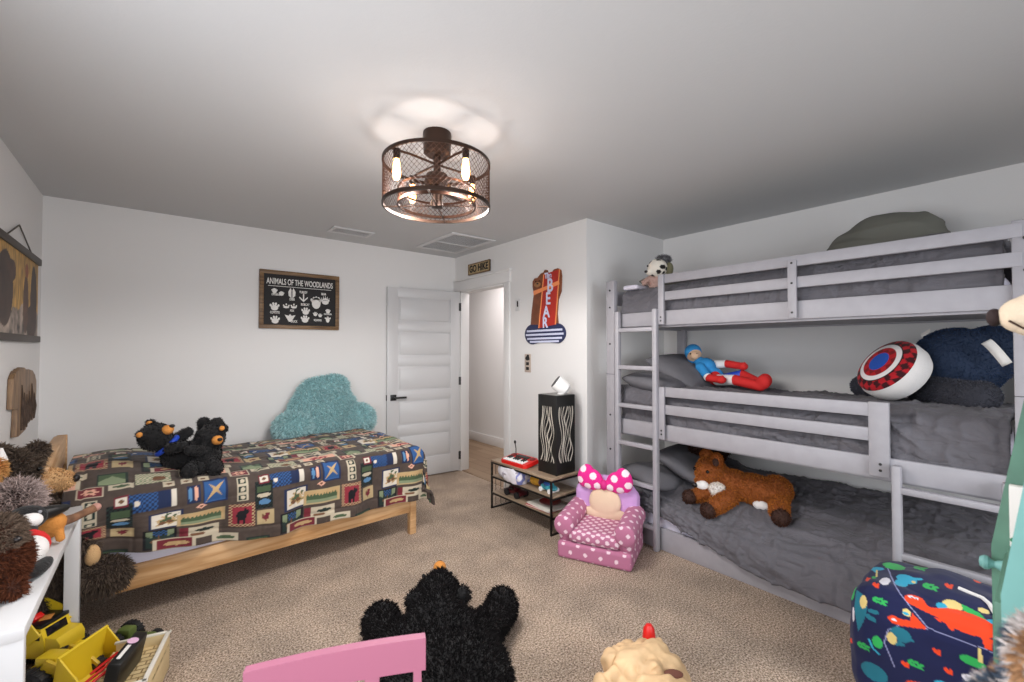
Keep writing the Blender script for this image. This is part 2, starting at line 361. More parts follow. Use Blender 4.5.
# ---------------------------------------------------------------- the room
XL, YB, XB, YC, XD, H, YN = -.619, 4.362, 2.69, 2.354, 3.806, 2.44, -1.8
T = .11
struct(B().span((XL-.2, YN-.2, -.1), (XD+.2, YB+.11, 0), 0), 'floor', M['carpet'])
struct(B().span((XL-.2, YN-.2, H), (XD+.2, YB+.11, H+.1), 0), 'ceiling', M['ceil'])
struct(B().span((XL-T, YB, 0), (XB+T, YB+T, H), 0), 'wall_back', M['wall'])
def holed(name, rects): 
    b = B()
    for a, c in rects: b.span(a, c, 0)
    return struct(b, name, M['wall'])
# left wall with the window beside the camera
holed('wall_left', [((XL-T, YN, 0), (XL, -.05, H)), ((XL-T, 1.55, 0), (XL, YB, H)), ((XL-T, -.05, 0), (XL, 1.55, .8)), ((XL-T, -.05, 2.12), (XL, 1.55, H))])
holed('wall_near', [((XL-T, YN-T, 0), (0, YN, H)), ((2.4, YN-T, 0), (XD+T, YN, H)), ((0, YN-T, 0), (2.4, YN, .8)), ((0, YN-T, 2.12), (2.4, YN, H))])
holed('wall_right', [((XD, YN, 0), (XD+T, YC, H))])
holed('wall_return', [((XB+T, YC, 0), (XD+T, YC+T, H))])
DY0, DY1, DZ = 3.42, 4.25, 2.04
holed('wall_door', [((XB, YC, 0), (XB+T, DY0, H)), ((XB, DY1, 0), (XB+T, YB, H)), ((XB, DY0, DZ), (XB+T, DY1, H))])
# windows behind the camera: frame, mullion and glass
for n, (a, c, ax) in enumerate((((0, YN-.07, .8), (2.4, YN-.03, 2.12), 0), ((XL-.08, -.05, .8), (XL-.05, 1.55, 2.12), 1))):
    b = B(); t = .05
    def sp(u0, u1, z0, z1, ex=0):
        p, q = list(a), list(c); p[ax], q[ax] = u0, u1; p[2], q[2] = z0, z1; b.span(p, q, .004)
    u0, u1 = a[ax], c[ax]; um = (u0+u1)/2
    sp(u0, u0+t, .8, 2.12); sp(u1-t, u1, .8, 2.12); sp(u0, u1, .8, .85); sp(u0, u1, 2.07, 2.12); sp(um-.02, um+.02, .8, 2.12)
    struct(b, 'window_%d' % (n+1), M['trim'])
# door casing, craftsman head, jambs
b = B(); cx = XB-.018
b.span((cx, DY0-.085, 0), (XB, DY0, DZ)); b.span((cx, DY1, 0), (XB, min(YB, DY1+.085), DZ))
b.span((cx-.006, DY0-.10, DZ), (XB, YB-.002, DZ+.11)); b.span((cx-.016, DY0-.115, DZ+.11), (XB, YB-.002, DZ+.13))
b.span((XB-.002, DY0-.001, 0), (XB+T+.002, DY0+.018, DZ), .002); b.span((XB-.002, DY1-.018, 0), (XB+T+.002, DY1+.001, DZ), .002); b.span((XB-.002, DY0, DZ-.018), (XB+T+.002, DY1, DZ+.001), .002)
struct(b, 'trim_1', M['trim'])
# hall beyond the door
struct(B().span((XB+T, YC+T, -.1), (3.86, 6.6, .004), 0), 'floor_hall', M['hallfloor'])
struct(B().span((XB+.02, DY0+.018, -.05), (XB+T, DY1-.018, .006), 0), 'trim_2', M['hallfloor'])
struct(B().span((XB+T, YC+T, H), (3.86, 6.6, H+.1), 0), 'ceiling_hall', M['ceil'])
b = B(); b.span((3.76, YC+T, 0), (3.87, 6.6, H), 0); b.span((XB+T, 6.5, 0), (3.76, 6.6, H), 0); b.span((XB, YB+T, 0), (XB+T, 6.6, H), 0); struct(b, 'wall_hall', M['wall'])
struct(B().span((3.742, YC+T, 0), (3.76, 6.5, .13), .003), 'baseboard_hall', M['trim'])
bh = .11
struct(B().span((XL+.002, YB-.014, 0), (XB-.02, YB, bh), .003), 'baseboard_back', M['trim'])
struct(B().span((XL, 1.6, 0), (XL+.014, YB-.014, bh), .003), 'baseboard_left', M['trim'])
struct(B().span((XB-.014, YC, 0), (XB, DY0-.085, bh), .003), 'baseboard_door', M['trim'])
# the white five-panel door, opened back against the wall
d = bpy.data.objects.new('door_1', None); COL.objects.link(d); d['kind'] = 'structure'
hx, hy = XB-.012, DY1-.01; fx, fy = 1.852, 4.322
ang = math.atan2(fy-hy, fx-hx); d.location = (hx, hy, 0); d.rotation_euler = (0, 0, ang); WM['door_1'] = Matrix.LocRotScale(Vector(d.location), d.rotation_euler, Vector((1, 1, 1)))
W = math.hypot(fx-hx, fy-hy)
b = B(); th = .035; z0, z1 = .012, DZ-.01
# local: +x to the free edge; room side is +y after the turn
b.span((0, -th+.010, z0), (W, -.010, z1), .002)
st, rl = .115, .10; ph = (z1-z0-.2-.1-4*rl)/5
zs = []; z = z0+.2
for i in range(5): zs.append((z, z+ph)); z += ph+rl
for s in (0, 1):
    y0, y1 = ((-.010, 0.0) if s == 0 else (-th, -th+.010))
    b.span((0, y0, z0), (st, y1, z1), .003); b.span((W-st, y0, z0), (W, y1, z1), .003)
    b.span((st-.004, y0, z0), (W-st+.004, y1, zs[0][0]), .003)
    for i in range(5): b.span((st-.004, y0, zs[i][1]), (W-st+.004, y1, zs[i+1][0] if i < 4 else z1), .003)
o = b.done('door_leaf', M['white'], d, world=False); 
b = B()
for a_, c_ in zs: b.box((W/2, -.008, (a_+c_)/2), (W-2*st-.04, .014, ph-.04), .007); b.box((W/2, -th+.008, (a_+c_)/2), (W-2*st-.04, .014, ph-.04), .007)
b.done('raised_panel', M['white'], d, world=False)
hz = .875; b = B(); b.box((W-.065, .004, hz), (.062, .010, .062), .002); b.cyl((W-.065, .008, hz), (W-.065, .05, hz), .010); b.box((W-.125, .046, hz), (.135, .012, .020), .003)
b.box((W-.065, -th-.004, hz), (.062, .010, .062), .002); b.box((W+.001, -th/2, hz), (.004, .026, .06), .001)
b.done('door_handle', M['black'], d, world=False)
for z in (.18, 1.02, 1.86):
    B().box((-.004, -.004, z), (.03, .014, .09), .002).cyl((-.010, .004, z-.045), (-.010, .004, z+.045), .006).done('hinge', M['brass'], d, world=False)
for o in d.children: o['kind'] = 'structure'
# ---------------------------------------------------------------- ceiling fixtures
cl = thing('ceiling_light', 'round bronze wire-mesh drum light with four glowing bulbs hanging from the ceiling', 'light', (1.058, 1.884, H))
zt, zb, Ro, Ri = -.155, -.362, .257, .186
B().lathe([(0, 0), (.068, 0), (.070, -.012), (.066, -.10), (.05, -.112), (0, -.112)]).done('canopy', M['bronze'], cl, world=False)
B().cyl((0, 0, -.10), (0, 0, -.20), .018).done('stem', M['bronze'], cl, world=False)
def wirecyl(name, rad, z0, z1, nu, nv, th, m):
    bm = bmesh.new(); dz = (z1-z0)/nv; V = {}
    def v(i, j):
        k = (i % (2*nu), j)
        if k not in V: a = math.pi*i/nu; V[k] = bm.verts.new((rad*math.cos(a), rad*math.sin(a), z0+dz*j/2))
        return V[k]
    for j in range(0, 2*nv-1):
        for i in range(2*nu):
            if (i+j) % 2 == 0: bm.faces.new((v(i, j), v(i+1, j+1), v(i, j+2), v(i-1, j+1)))
    me = bpy.data.meshes.new('t'); bm.to_mesh(me); bm.free(); o = bpy.data.objects.new('t', me); COL.objects.link(o)
    k = o.modifiers.new('w', 'WIREFRAME'); k.thickness = th; k.use_boundary = True; k.use_even_offset = False
    me2 = bpy.data.meshes.new_from_object(o.evaluated_get(bpy.context.evaluated_depsgraph_get())); bpy.data.objects.remove(o)
    me2.name = name; me2.materials.clear(); me2.materials.append(m); return _link(name, me2, cl, False)
wirecyl('mesh_shade', Ro, zb, zt, 66, 8, .0026, M['copper'])
def band(name, rad, z, h, t, m):
    B().lathe([(rad-t, z-h/2), (rad+t, z-h/2), (rad+t, z+h/2), (rad-t, z+h/2), (rad-t, z-h/2)], seg=64, cap=False).done(name, m, cl, world=False)
band('top_ring', Ro, zt, .016, .004, M['bronze']); band('bottom_ring', Ro, zb, .016, .004, M['bronze'])
band('inner_ring', Ri, zb+.005, .014, .004, M['copper']); band('inner_ring', Ri, zb+.075, .01, .003, M['copper'])
wirecyl('inner_mesh', Ri, zb+.005, zb+.075, 48, 3, .0026, M['copper'])
for k in range(4):
    a = R(-39.1+45+90*k); ca, sa = math.cos(a), math.sin(a)
    B().tube([(0, 0, -.155), (ca*.15, sa*.15, -.15), (ca*Ro, sa*Ro, zt)], .006).done('arm', M['bronze'], cl, world=False)
    a2 = R(-39.1+90*k); c2, s2 = math.cos(a2), math.sin(a2)
    B().tube([(c2*.03, s2*.03, zb+.004), (c2*Ro, s2*Ro, zb)], .0045).done('cross_bar', M['bronze'], cl, world=False)
    x, y = ca*.222, sa*.222
    sk = B().cyl((x, y, -.150), (x, y, -.195), .017, .015).done('bulb_socket', M['filam'], cl, world=False)
    bl = B().lathe([(0, -.292), (.010, -.29), (.017, -.276), (.019, -.255), (.016, -.225), (.012, -.195), (.011, -.19)], (x, y, 0), 20).done('bulb', M['bulb'], cl, world=False)
    for kind_, en_ in (('POINT', 2.6), ('SPOT', 27)):      # the socket shades the bulb's upper side
        l = bpy.data.lights.new('bulb_light', kind_); l.energy = en_; l.color = (1, .95, .91); l.shadow_soft_size = .035
        if kind_ == 'SPOT': l.spot_size = R(172); l.spot_blend = .25
        lo = bpy.data.objects.new('bulb_light', l); lo.location = (1.058+ca*.222, 1.884+sa*.222, H-.335); COL.objects.link(lo)
B().lathe([(0, -.20), (.05, -.205), (.062, -.235), (.058, -.27), (.03, -.29), (.024, -.335), (.03, -.34), (.028, -.365), (0, -.37)]).done('fan_motor', M['bronze'], cl, world=False)
for k in range(3):
    mt = Matrix.Rotation(R(20+120*k), 4, 'Z') @ Matrix.Translation((0, 0, -.285)) @ Matrix.Rotation(R(14), 4, 'X')
    B().prism([(.04, -.014), (.10, -.026), (.165, -.030), (.172, .018), (.10, .022), (.04, .014)], .004, mt).done('fan_blade', M['bronze'], cl, world=False)

def vent(name, label, x0, x1, y0, y1, bd, ns, axis, lift=.012):
    t = thing(name, label, 'vent', ((x0+x1)/2, (y0+y1)/2, H)); hx, hy = (x1-x0)/2, (y1-y0)/2
    b = B()
    for a, c in (((-hx, -hy), (hx, -hy+bd)), ((-hx, hy-bd), (hx, hy)), ((-hx, -hy+bd), (-hx+bd, hy-bd)), ((hx-bd, -hy+bd), (hx, hy-bd))):
        b.span((*a, -lift), (*c, 0), .003)
    b.done('vent_frame', M['white'], t, world=False)
    B().span((-hx+bd, -hy+bd, -.003), (hx-bd, hy-bd, 0), 0).done('vent_backing', M['mesh'], t, world=False)
    b = B()
    for i in range(ns):
        f = (i+.5)/ns
        if axis == 0: b.box((0, -hy+bd+f*(2*hy-2*bd), -lift*.55), (2*hx-2*bd, (2*hy-2*bd)/ns*.72, .0025), 0, rotm('X', 24))
        else: b.box((-hx+bd+f*(2*hx-2*bd), 0, -lift*.55), ((2*hx-2*bd)/ns*.72, 2*hy-2*bd, .0025), 0, rotm('Y', 24))
    b.done('louvers', M['white'], t, world=False); return t
vent('ceiling_vent', 'small white louvered air vent on the ceiling above the framed black sign', 1.17, 1.53, 3.86, 4.06, .028, 7, 0)
v = vent('return_air_vent', 'large square white return air vent on the ceiling near the door', 2.06, 2.55, 3.39, 4.11, .045, 30, 0)
B().span((-.245+.045, -.008, -.014), (.245-.045, .008, 0), .002).done('divider_bar', M['white'], v, world=False)

# ---------------------------------------------------------------- twin bed by the back wall
bed = thing('twin_bed', 'low natural pine single bed along the back wall', 'bed', (.5, 3.5, 0))
ba = math.atan2(3.02-2.93, 1.47+.26); bx0, by0 = 1.53, 3.02     # front right corner
def bl(u, v, z): # u along the bed from its foot to its head, v from the front to the wall
    c, s = math.cos(ba), math.sin(ba); return Vector((bx0 - u*c - v*s, by0 - u*s + v*c, z))
BR = Matrix.Rotation(ba, 4, 'Z'); BW = 1.03; BLN = 1.94
def bb(u0, u1, v0, v1, z0, z1, bev=.006): 
    return bl((u0+u1)/2, (v0+v1)/2, (z0+z1)/2), (u1-u0, v1-v0, z1-z0), bev, BR
B().box(*bb(.05, BLN, .005, .04, .165, .288)).done('side_rail', M['pine'], bed)
B().box(*bb(.05, BLN, BW-.04, BW-.005, .165, .288)).done('side_rail', M['pine'], bed)
B().box(*bb(.0, .045, .05, BW-.05, .165, .288)).done('end_rail', M['piney'], bed)
for u in (0, BLN-.03):
    for v in (0, BW-.05):
        B().box(*bb(u, u+.05, v, v+.05, 0, .305 if u == 0 else .84, .005)).done('leg', M['pine'], bed)
B().box(*bb(BLN-.025, BLN+.03, .05, BW-.05, .68, .84)).box(*bb(BLN-.015, BLN+.02, .05, BW-.05, .30, .60)).done('headboard', M['piney'], bed)
for i in range(8): B().box(*bb(.2+i*.23, .28+i*.23, .04, BW-.04, .228, .245, .002)).done('slat', M['pine'], bed)
def softbox(name, m, org, size, parent=None, r=.06, amp=.006, sc=6, seed=0, n=26, rotz=0, sag=None):
    b = B(); b.box((0, 0, 0), size, r, seg=4); me_o = b.done(name, m, None); me = me_o.data
    bm = bmesh.new(); bm.from_mesh(me); bmesh.ops.subdivide_edges(bm, edges=[e for e in bm.edges if e.calc_length() > .12], cuts=n, use_grid_fill=True); bm.to_mesh(me); bm.free()
    me.update(); P = co(me); N_ = normals(me); P = P + N_*(fbm(P, sc, seed)*amp)[:, None]
    if sag: P = sag(P)
    setco(me, P); shade(me, 180); me.transform(Matrix.Translation(Vector(org)) @ Matrix.Rotation(rotz, 4, 'Z'))
    return me_o
mm = softbox('mattress', M['sheet'], bl(.97, BW/2, .41), (1.86, .99, .33), r=.05, amp=.010, sc=4, seed=3, rotz=ba)
tag(mm, 'white sheeted mattress on the low pine bed, mostly under the patchwork quilt', 'mattress')

# ---- the quilt: woodland patches woven into the cloth itself
TW, TH = .63, .56
C_ = {k: np.array(lin(v)) for k, v in dict(bg='#4a3f39', cream='#bdb29c', blue='#2d5488', navy='#1e2a4a', maroon='#6e2530', red='#8c2e3a', dg='#1f2e2a', green='#46583f', tan='#b79a6e', black='#17151a', lg='#7d8a6c', sky='#5781a8', brown='#6b4a34', pinkc='#d9a58f', white='#d2cabc', check='#b09c76').items()}
PATCH = [  # centre x, y, w, h, kind
    (0, 0, .115, .14, 'star'), (-.10, .0, .06, .09, 'fish'), (-.265, .0, .19, .085, 'bunt'), (-.20, .085, .05, .045, 'paw'), (-.125, .09, .05, .045, 'paw'), (-.05, .095, .05, .045, 'paw'),
    (.125, .105, .10, .075, 'maroon'), (.128, -.02, .055, .14, 'ladder'), (.235, -.075, .095, .16, 'lake'), (.24, .02, .055, .055, 'smallsq'),
    (-.215, -.135, .14, .13, 'pinecone'), (-.06, -.155, .22, .09, 'pines'), (-.065, -.075, .05, .035, 'diamond'), (.125, -.18, .125, .145, 'bear'), (.245, -.205, .085, .085, 'bird'),
    (-.24, -.265, .14, .12, 'deer'), (-.07, -.255, .18, .07, 'goose'), (-.26, .165, .15, .10, 'check'), (-.03, .185, .24, .075, 'moose'), (.205, .2, .12, .09, 'greenmt'), (.05, .25, .12, .05, 'cream'), (-.18, .255, .18, .055, 'rust'), (.24, .13, .10, .05, 'cream')]
def quiltcol(U, V):
    n = len(U); C = np.tile(C_['bg'], (n, 1)); 
    C *= (1+.10*fbm(np.stack([U, V, 0*U], 1), 60, 3, 2))[:, None]
    def inside(x, y, w, h): return (np.abs(x) < w/2) & (np.abs(y) < h/2)
    def ell(x, y, cx, cy, a, b): return ((x-cx)/a)**2+((y-cy)/b)**2 < 1
    for cx, cy, w, h, k in PATCH:
        x = (U-cx+TW/2) % TW - TW/2; y = (V-cy+TH/2) % TH - TH/2
        m = inside(x, y, w, h); X, Y = x/(w/2), y/(h/2); inn = m & (np.abs(X) < .84) & (np.abs(Y) < .84)
        chk = ((np.floor(x/.010)+np.floor(y/.010)) % 2 == 0)
        def put(msk, c): C[msk] = C_[c]*1.0
        if k == 'star':
            put(m, 'navy'); put(inn, 'blue'); put(inn & (np.floor(x/.012) % 2 == 0), 'sky') if 0 else None
            t = X*.7+Y*.7; s = X*.7-Y*.7; put(inn & (((np.abs(s) < .16*(1.1-np.abs(t)))) | (np.abs(t-.05) < .20*(.75-np.abs(s)))), 'tan')
        elif k == 'fish': put(m, 'navy'); put(ell(X, Y, -.42, 0, .3, .8), 'sky'); put(ell(X, Y, .42, .05, .3, .85), 'pinkc')
        elif k == 'bunt': put(m, 'navy'); put(m & chk & (X < .2), 'blue'); put(m & (X > .75), 'white'); put(ell(X, Y, -.7, 0, .12, .3), 'white')
        elif k == 'paw': put(m, 'cream'); put(ell(X, Y, 0, -.1, .5, .4), 'brown')
        elif k == 'maroon': put(m, 'cream'); put(inn, 'maroon'); th = np.arctan2(Y, X); put(inn & (np.hypot(X, Y) < .35+.3*np.abs(np.cos(3*th))), 'pinkc'); put(inn & (np.hypot(X, Y) < .2), 'brown')
        elif k == 'ladder':
            put(m, 'cream')
            for q in (-.66, 0, .66): put(inside(X, Y-q, 1.4, .5), 'dg'); put(ell(X, Y, 0, q, .4, .17), 'cream')
        elif k == 'lake': put(m, 'dg'); put(m & chk, 'black'); put(inside(X, Y-.45, 1.5, .45), 'green'); put(ell(X, Y, 0, 0, .75, .16), 'cream'); put(ell(X, Y, .1, -.5, .65, .2), 'sky')
        elif k == 'smallsq': put(m, 'maroon'); put(inn & (np.abs(X) < .75) & (np.abs(Y) < .75), 'white'); put(ell(X, Y, 0, 0, .4, .3), 'brown')
        elif k == 'pinecone': put(m, 'navy'); put(inn, 'white'); q = fbm(np.stack([X, Y, 0*X], 1), 4, 7, 2); put(inn & (np.hypot(X*.8, Y+.05) < .55+.3*q), 'tan'); put(inn & (np.hypot(X-.1, Y-.15) < .3+.5*q), 'green'); put(ell(X, Y, -.25, -.3, .22, .2) | ell(X, Y, .2, -.2, .2, .2), 'brown')
        elif k == 'pines': put(m, 'check'); put(inside(X, Y, 1.9, 1.7), 'tan'); tr = np.abs((X*6) % 1-.5); put(inn & (Y < .45-.7*tr) & (Y > -.35), 'green'); put(inn & (Y < -.35), 'lg')
        elif k == 'diamond': put(np.abs(X)+np.abs(Y) < 1, 'pinkc'); put(ell(X, Y, 0, 0, .35, .35), 'brown')
        elif k == 'bear':
            put(m, 'check'); put(m & chk & ~inside(X, Y, 1.5, 1.5), 'maroon'); put(inside(X, Y, 1.5, 1.5), 'red')
            put(ell(X, Y, -.05, 0, .38, .42) | ell(X, Y, .32, .32, .24, .2) | inside(X+.28, Y+.42, .22, .6) | inside(X-.15, Y+.42, .22, .6) | ell(X, Y, .25, .52, .08, .1), 'black')
        elif k == 'bird': put(m, 'check'); put(ell(X, Y, 0, -.1, .4, .32) | ell(X, Y, .28, .35, .22, .2) | inside(X+.2*0, Y+.1, .12, 1.2), 'maroon'); put(ell(X, Y, -.3, .2, .15, .2), 'brown')
        elif k == 'deer': put(m, 'black'); put(inn, 'dg'); put(inside(X, Y-.45, .8, .7) & ~chk, 'blue'); put(inn & (np.abs(X) > .45) & (Y > -.2+.5*np.abs(X)), 'lg'); put(ell(X, Y, -.2, -.3, .35, .2) | ell(X, Y, .35, -.35, .28, .2) | inside(X+.05, Y+.1, .1, .8), 'brown')
        elif k == 'goose': put(m, 'cream'); put(m & (X < -.6), 'maroon'); put(ell(X, Y, .25, .25, .5, .3), 'dg'); put(ell(X, Y, -.1, -.4, .4, .25), 'brown')
        elif k == 'check': put(m, 'lg'); put(m & chk, 'cream'); put(ell(X, Y, .3, -.2, .4, .5), 'brown')
        elif k == 'moose': put(m, 'cream'); put(inn, 'pinkc'); put(ell(X, Y, 0, -.05, .5, .4) | inside(X+.3, Y+.4, .1, .6) | inside(X-.3, Y+.4, .1, .6), 'red')
        elif k == 'greenmt': put(m, 'dg'); put(inn, 'green'); put(inn & (Y < .5-np.abs(X)), 'lg')
        elif k == 'rust': put(m, 'cream'); put(inn, 'maroon'); put(ell(X, Y, .1, 0, .6, .4), 'tan')
        else: put(m, 'cream'); put(ell(X, Y, 0, 0, .7, .4), 'green')
    return C.clip(0, 1)
def quilt():
    nu, nv = 400, 300; u = np.linspace(-.31, 1.87, nu); v = np.linspace(-.385, 1.02, nv); U, V = np.meshgrid(u, v, indexing='ij')
    eu = np.clip(.02-U, 0, None); ev = np.clip(.03-V, 0, None)        # cloth beyond the foot and beyond the front edge
    rd = .07
    def fold(e):   # (outward, down) for cloth running over a rounded edge
        a = np.minimum(e, rd*math.pi/2)/rd; over = rd*np.sin(a); dn = rd*(1-np.cos(a)) + np.clip(e-rd*math.pi/2, 0, None); return over, dn
    ou, du = fold(eu); ov, dv = fold(ev)
    both = np.minimum(du, dv); drop = np.maximum(du, dv) + .25*both
    uu = np.maximum(U, .02) - ou - .12*both; vv = np.maximum(V, .03) - ov - .10*both
    z = .645 - drop
    pil = np.exp(-((U-1.72)/.42)**2)*np.exp(-((V-.55)/.48)**4)*.10        # pillow under the quilt
    z = z + pil + .02*np.sin(np.clip(V, 0, 1)*math.pi)*np.clip(1-du/.1, 0, 1)
    Q = np.stack([U.ravel(), V.ravel(), 0*U.ravel()], 1)
    wr = fbm(Q, 5, 21, 3).reshape(U.shape)*.006 + fbm(Q, 16, 5, 2).reshape(U.shape)*.003
    quil = -.005*(np.exp(-(((Q[:, 0] % .19)-.095)/.008)**2)+np.exp(-(((Q[:, 1] % .21)-.105)/.008)**2)).reshape(U.shape)
    flat = np.clip(1-dv/.08, 0, 1); z = z + (wr+quil)*(.35+.65*flat)
    hang = np.clip(dv/.2, 0, 1); vv = vv - (.018*np.sin(U*13+1)+.012*np.sin(U*29))*hang - wr*hang - quil*hang
    uu = uu - (.03*np.sin(V*12))*np.clip(du/.2, 0, 1)
    # it ends higher along the front towards the head, where the white sheet shows
    rise = np.clip((U-1.0)/.8, 0, 1)*.13
    z = np.where(dv > .1, z + rise*np.clip((dv-.1)/.2, 0, 1), z)
    c, s = math.cos(ba), math.sin(ba)
    P = np.stack([bx0 - uu*c - vv*s, by0 - uu*s + vv*c, z], -1)
    Cc = quiltcol(-(Q[:, 0]-.64), Q[:, 1]+.055)
    o = gridmesh('quilt', P[:, ::-1], PAINT, thick=.012, colors=Cc.reshape(nu, nv, 3)[:, ::-1].reshape(-1, 3))
    tag(o, 'brown woodland patchwork quilt with bear and star squares on the pine bed', 'quilt')
quilt()

# ---------------------------------------------------------------- triple bunk bed
bk = thing('bunk_bed', 'tall grey three-tier wooden bunk bed along the right wall', 'bunk bed', (3.25, 1.1, 0))
FX, BX = 2.70, 3.79; Y0, Y1 = .02, 2.167; ps = .075
G = M['bunk']
def part(name, b, m=G, p=bk): return b.done(name, m, p)
for x in (FX, BX-ps):
    for y in (Y0, Y1-ps):
        po = part('post', B().span((x, y, 0), (x+.045, y+ps, 1.905), .004))
        if x == FX:
            for z in (.25, .62, .88, 1.42, 1.70, 1.83): part('bolt', B().cyl((x-.003, y+ps/2, z), (x+.01, y+ps/2, z), .0075, seg=12), M['black'], po)
            part('post_joint', B().box((x+.0225, y+ps/2, 1.19), (.047, ps+.002, .003), 0), M['black'], po)
for y in (Y0+.015, Y1-.045):
    for z0, z1 in ((.02, .30), (.76, .86), (.95, 1.10), (1.545, 1.645), (1.72, 1.83)):
        part('end_board', B().span((FX+.045, y, z0), (BX-ps, y+.03, z1)))
part('side_rail', B().span((FX+.01, Y0+ps, .0), (FX+.035, Y1-ps, .149)))
part('side_rail', B().span((BX-ps, Y0+ps, .0), (BX-ps+.025, Y1-ps, .149)))
for z0, z1 in ((.756, .861), (1.545, 1.645)):
    part('side_rail', B().span((FX+.012, Y0+ps-.01, z0), (FX+.037, Y1-ps+.01, z1)))
    part('side_rail', B().span((BX-ps, Y0+ps, z0), (BX-ps+.025, Y1-ps, z1)))
    part('bed_base', B().span((FX+.037, Y0+ps, z0+.01), (BX-ps, Y1-ps, z0+.03), .001))
    part('ledger', B().span((FX+.037, Y0+ps, z0-.012), (FX+.07, Y1-ps, z0+.012), .002))
# upper guard (opens at the left), middle guard (opens at the right)
for z0, z1 in ((1.715, 1.775), (1.833, 1.893)): part('guard_rail', B().span((FX-.004, Y0+ps-.03, z0), (FX+.02, 1.70, z1)))
for y in (1.66, .862):
    g = part('guard_strap', B().span((FX-.022, y, 1.55), (FX-.004, y+.042, 1.893 if y > 1 else 1.865), .003))
    for z in (1.575, 1.60) if y > 1 else (1.58, 1.74, 1.85): part('bolt', B().cyl((FX-.0235, y+.021, z), (FX-.015, y+.021, z), .006, seg=12), M['black'], g)
part('guard_rail', B().span((BX-.045, Y0+ps, 1.75), (BX-.02, Y1-ps, 1.85)))
for z0, z1 in ((.935, 1.0), (1.055, 1.121)): part('guard_rail', B().span((FX-.004, .56, z0), (FX+.02, 1.70, z1)))
wide = part('guard_strap', B().span((FX-.006, .487, .77), (FX+.022, .565, 1.126), .003))
for y, zz in ((1.66, (.80, .825)), (.50, (.80, .83))):
    g = part('guard_strap', B().span((FX-.022, 1.66, .765), (FX-.004, 1.702, 1.121), .003)) if y > 1 else None
    for z in zz: part('bolt', B().cyl((FX-.0235 if g else FX-.008, y+.021, z), (FX-.002, y+.021, z), .0065, seg=12), M['black'], g or wide)
def ladder(ya, yb, ztop, zr):
    for y in (ya, yb):
        part('ladder_upright', B().span((FX-.050, y-.018, 0), (FX-.008, y+.018, ztop), .010))
    for z in zr: part('ladder_rung', B().span((FX-.046, ya, z-.03), (FX-.010, yb, z), .006))
ladder(1.718, 2.035, 1.66, (1.535, 1.262, .985, .712, .44, .165))
ladder(.115, .458, .842, (.745, .445, .165))

def sheetbed(name, label, z0, z1, x0, x1, y0, y1, cat, m, r=.06, amp=.008, seed=0):
    o = softbox(name, m, ((x0+x1)/2, (y0+y1)/2, (z0+z1)/2), (x1-x0, y1-y0, z1-z0), r=r, amp=amp, sc=5, seed=seed)
    return tag(o, label, cat, 'mattresses of the grey bunk bed')
sheetbed('mattress', 'mattress on the top tier of the grey bunk bed, behind the upper guard rail', 1.578, 1.76, 2.80, 3.70, .13, 2.05, 'mattress', M['sheet'], seed=1)
sheetbed('mattress', 'mattress on the middle tier of the grey bunk bed', .79, .99, 2.80, 3.70, .13, 2.05, 'mattress', M['sheet'], seed=2)
sheetbed('mattress', 'white sheeted mattress on the bottom tier of the bunk bed, showing beside the ladder', .03, .27, 2.755, 3.71, .11, 2.06, 'mattress', M['sheet'], seed=4)
def comforter(label, prof, y0, y1, amp, seed, lift=None, n=230, sc=5, stitch=.28):
    """prof: cross-section from the wall over the bed to the hanging front edge"""
    pr = np.array(prof, float); dl = np.r_[0, np.cumsum(np.hypot(*np.diff(pr, axis=0).T))]
    t = np.linspace(0, dl[-1], 110); X = np.interp(t, dl, pr[:, 0]); Z = np.interp(t, dl, pr[:, 1])
    for _ in range(10): X[1:-1] = (X[:-2]+2*X[1:-1]+X[2:])/4; Z[1:-1] = (Z[:-2]+2*Z[1:-1]+Z[2:])/4
    Y = np.linspace(y0, y1, n); YY, TT = np.meshgrid(Y, t, indexing='ij')
    XX = np.tile(X, (n, 1)); ZZ = np.tile(Z, (n, 1)); P = np.stack([XX, YY, ZZ], -1)
    if lift: P = lift(P, TT/dl[-1], YY)
    du = np.gradient(P, axis=0); dv = np.gradient(P, axis=1); nrm = np.cross(dv, du); nrm /= np.linalg.norm(nrm, axis=-1, keepdims=True)+1e-9
    nrm *= np.sign((nrm[..., 2:]-nrm[..., :1]).mean())
    q = np.stack([YY.ravel()*1.0, TT.ravel(), 0*YY.ravel()], 1); warp = q + .12*np.stack([vnoise(q, 3, seed+5), vnoise(q, 3, seed+6), 0*q[:, 0]], 1)
    wq = warp*np.array([.45, 1.3, 1]) + np.stack([0*q[:, 0], .35*q[:, 0], 0*q[:, 0]], 1)
    h = fbm(q, 3, seed, 2)*amp*.8 + (1-np.abs(vnoise(wq, 8, seed+2)))**2*amp*1.7 + (1-np.abs(vnoise(wq*np.array([1.5, 1, 1]), 19, seed+3)))**3*amp*1.1 + (1-np.abs(vnoise(warp, 34, seed+4)))**3*amp*.6
    h = h.reshape(YY.shape) - .005*np.exp(-(((YY % stitch)-stitch/2)/.010)**2) - .005*np.exp(-(((TT % stitch)-stitch/2)/.010)**2)
    P = P + nrm*h[..., None]
    return tag(gridmesh('comforter', P, M['comf'], thick=.02), label, 'comforter', 'grey comforters on the bunk bed')
comforter('grey quilted comforter on the top tier, seen between the upper guard rails', [(3.72, 1.76), (3.66, 1.84), (3.2, 1.865), (2.83, 1.85), (2.775, 1.80), (2.765, 1.68), (2.765, 1.60)], .12, 2.06, .010, 11, lift=lambda P, T, Y: P + np.stack([0*T, 0*T, (.03*np.exp(-((Y-.3)/.3)**2)-.03*np.exp(-((Y-1.9)/.3)**2))*np.clip((P[..., 2]-1.72)/.1, 0, 1)], -1))
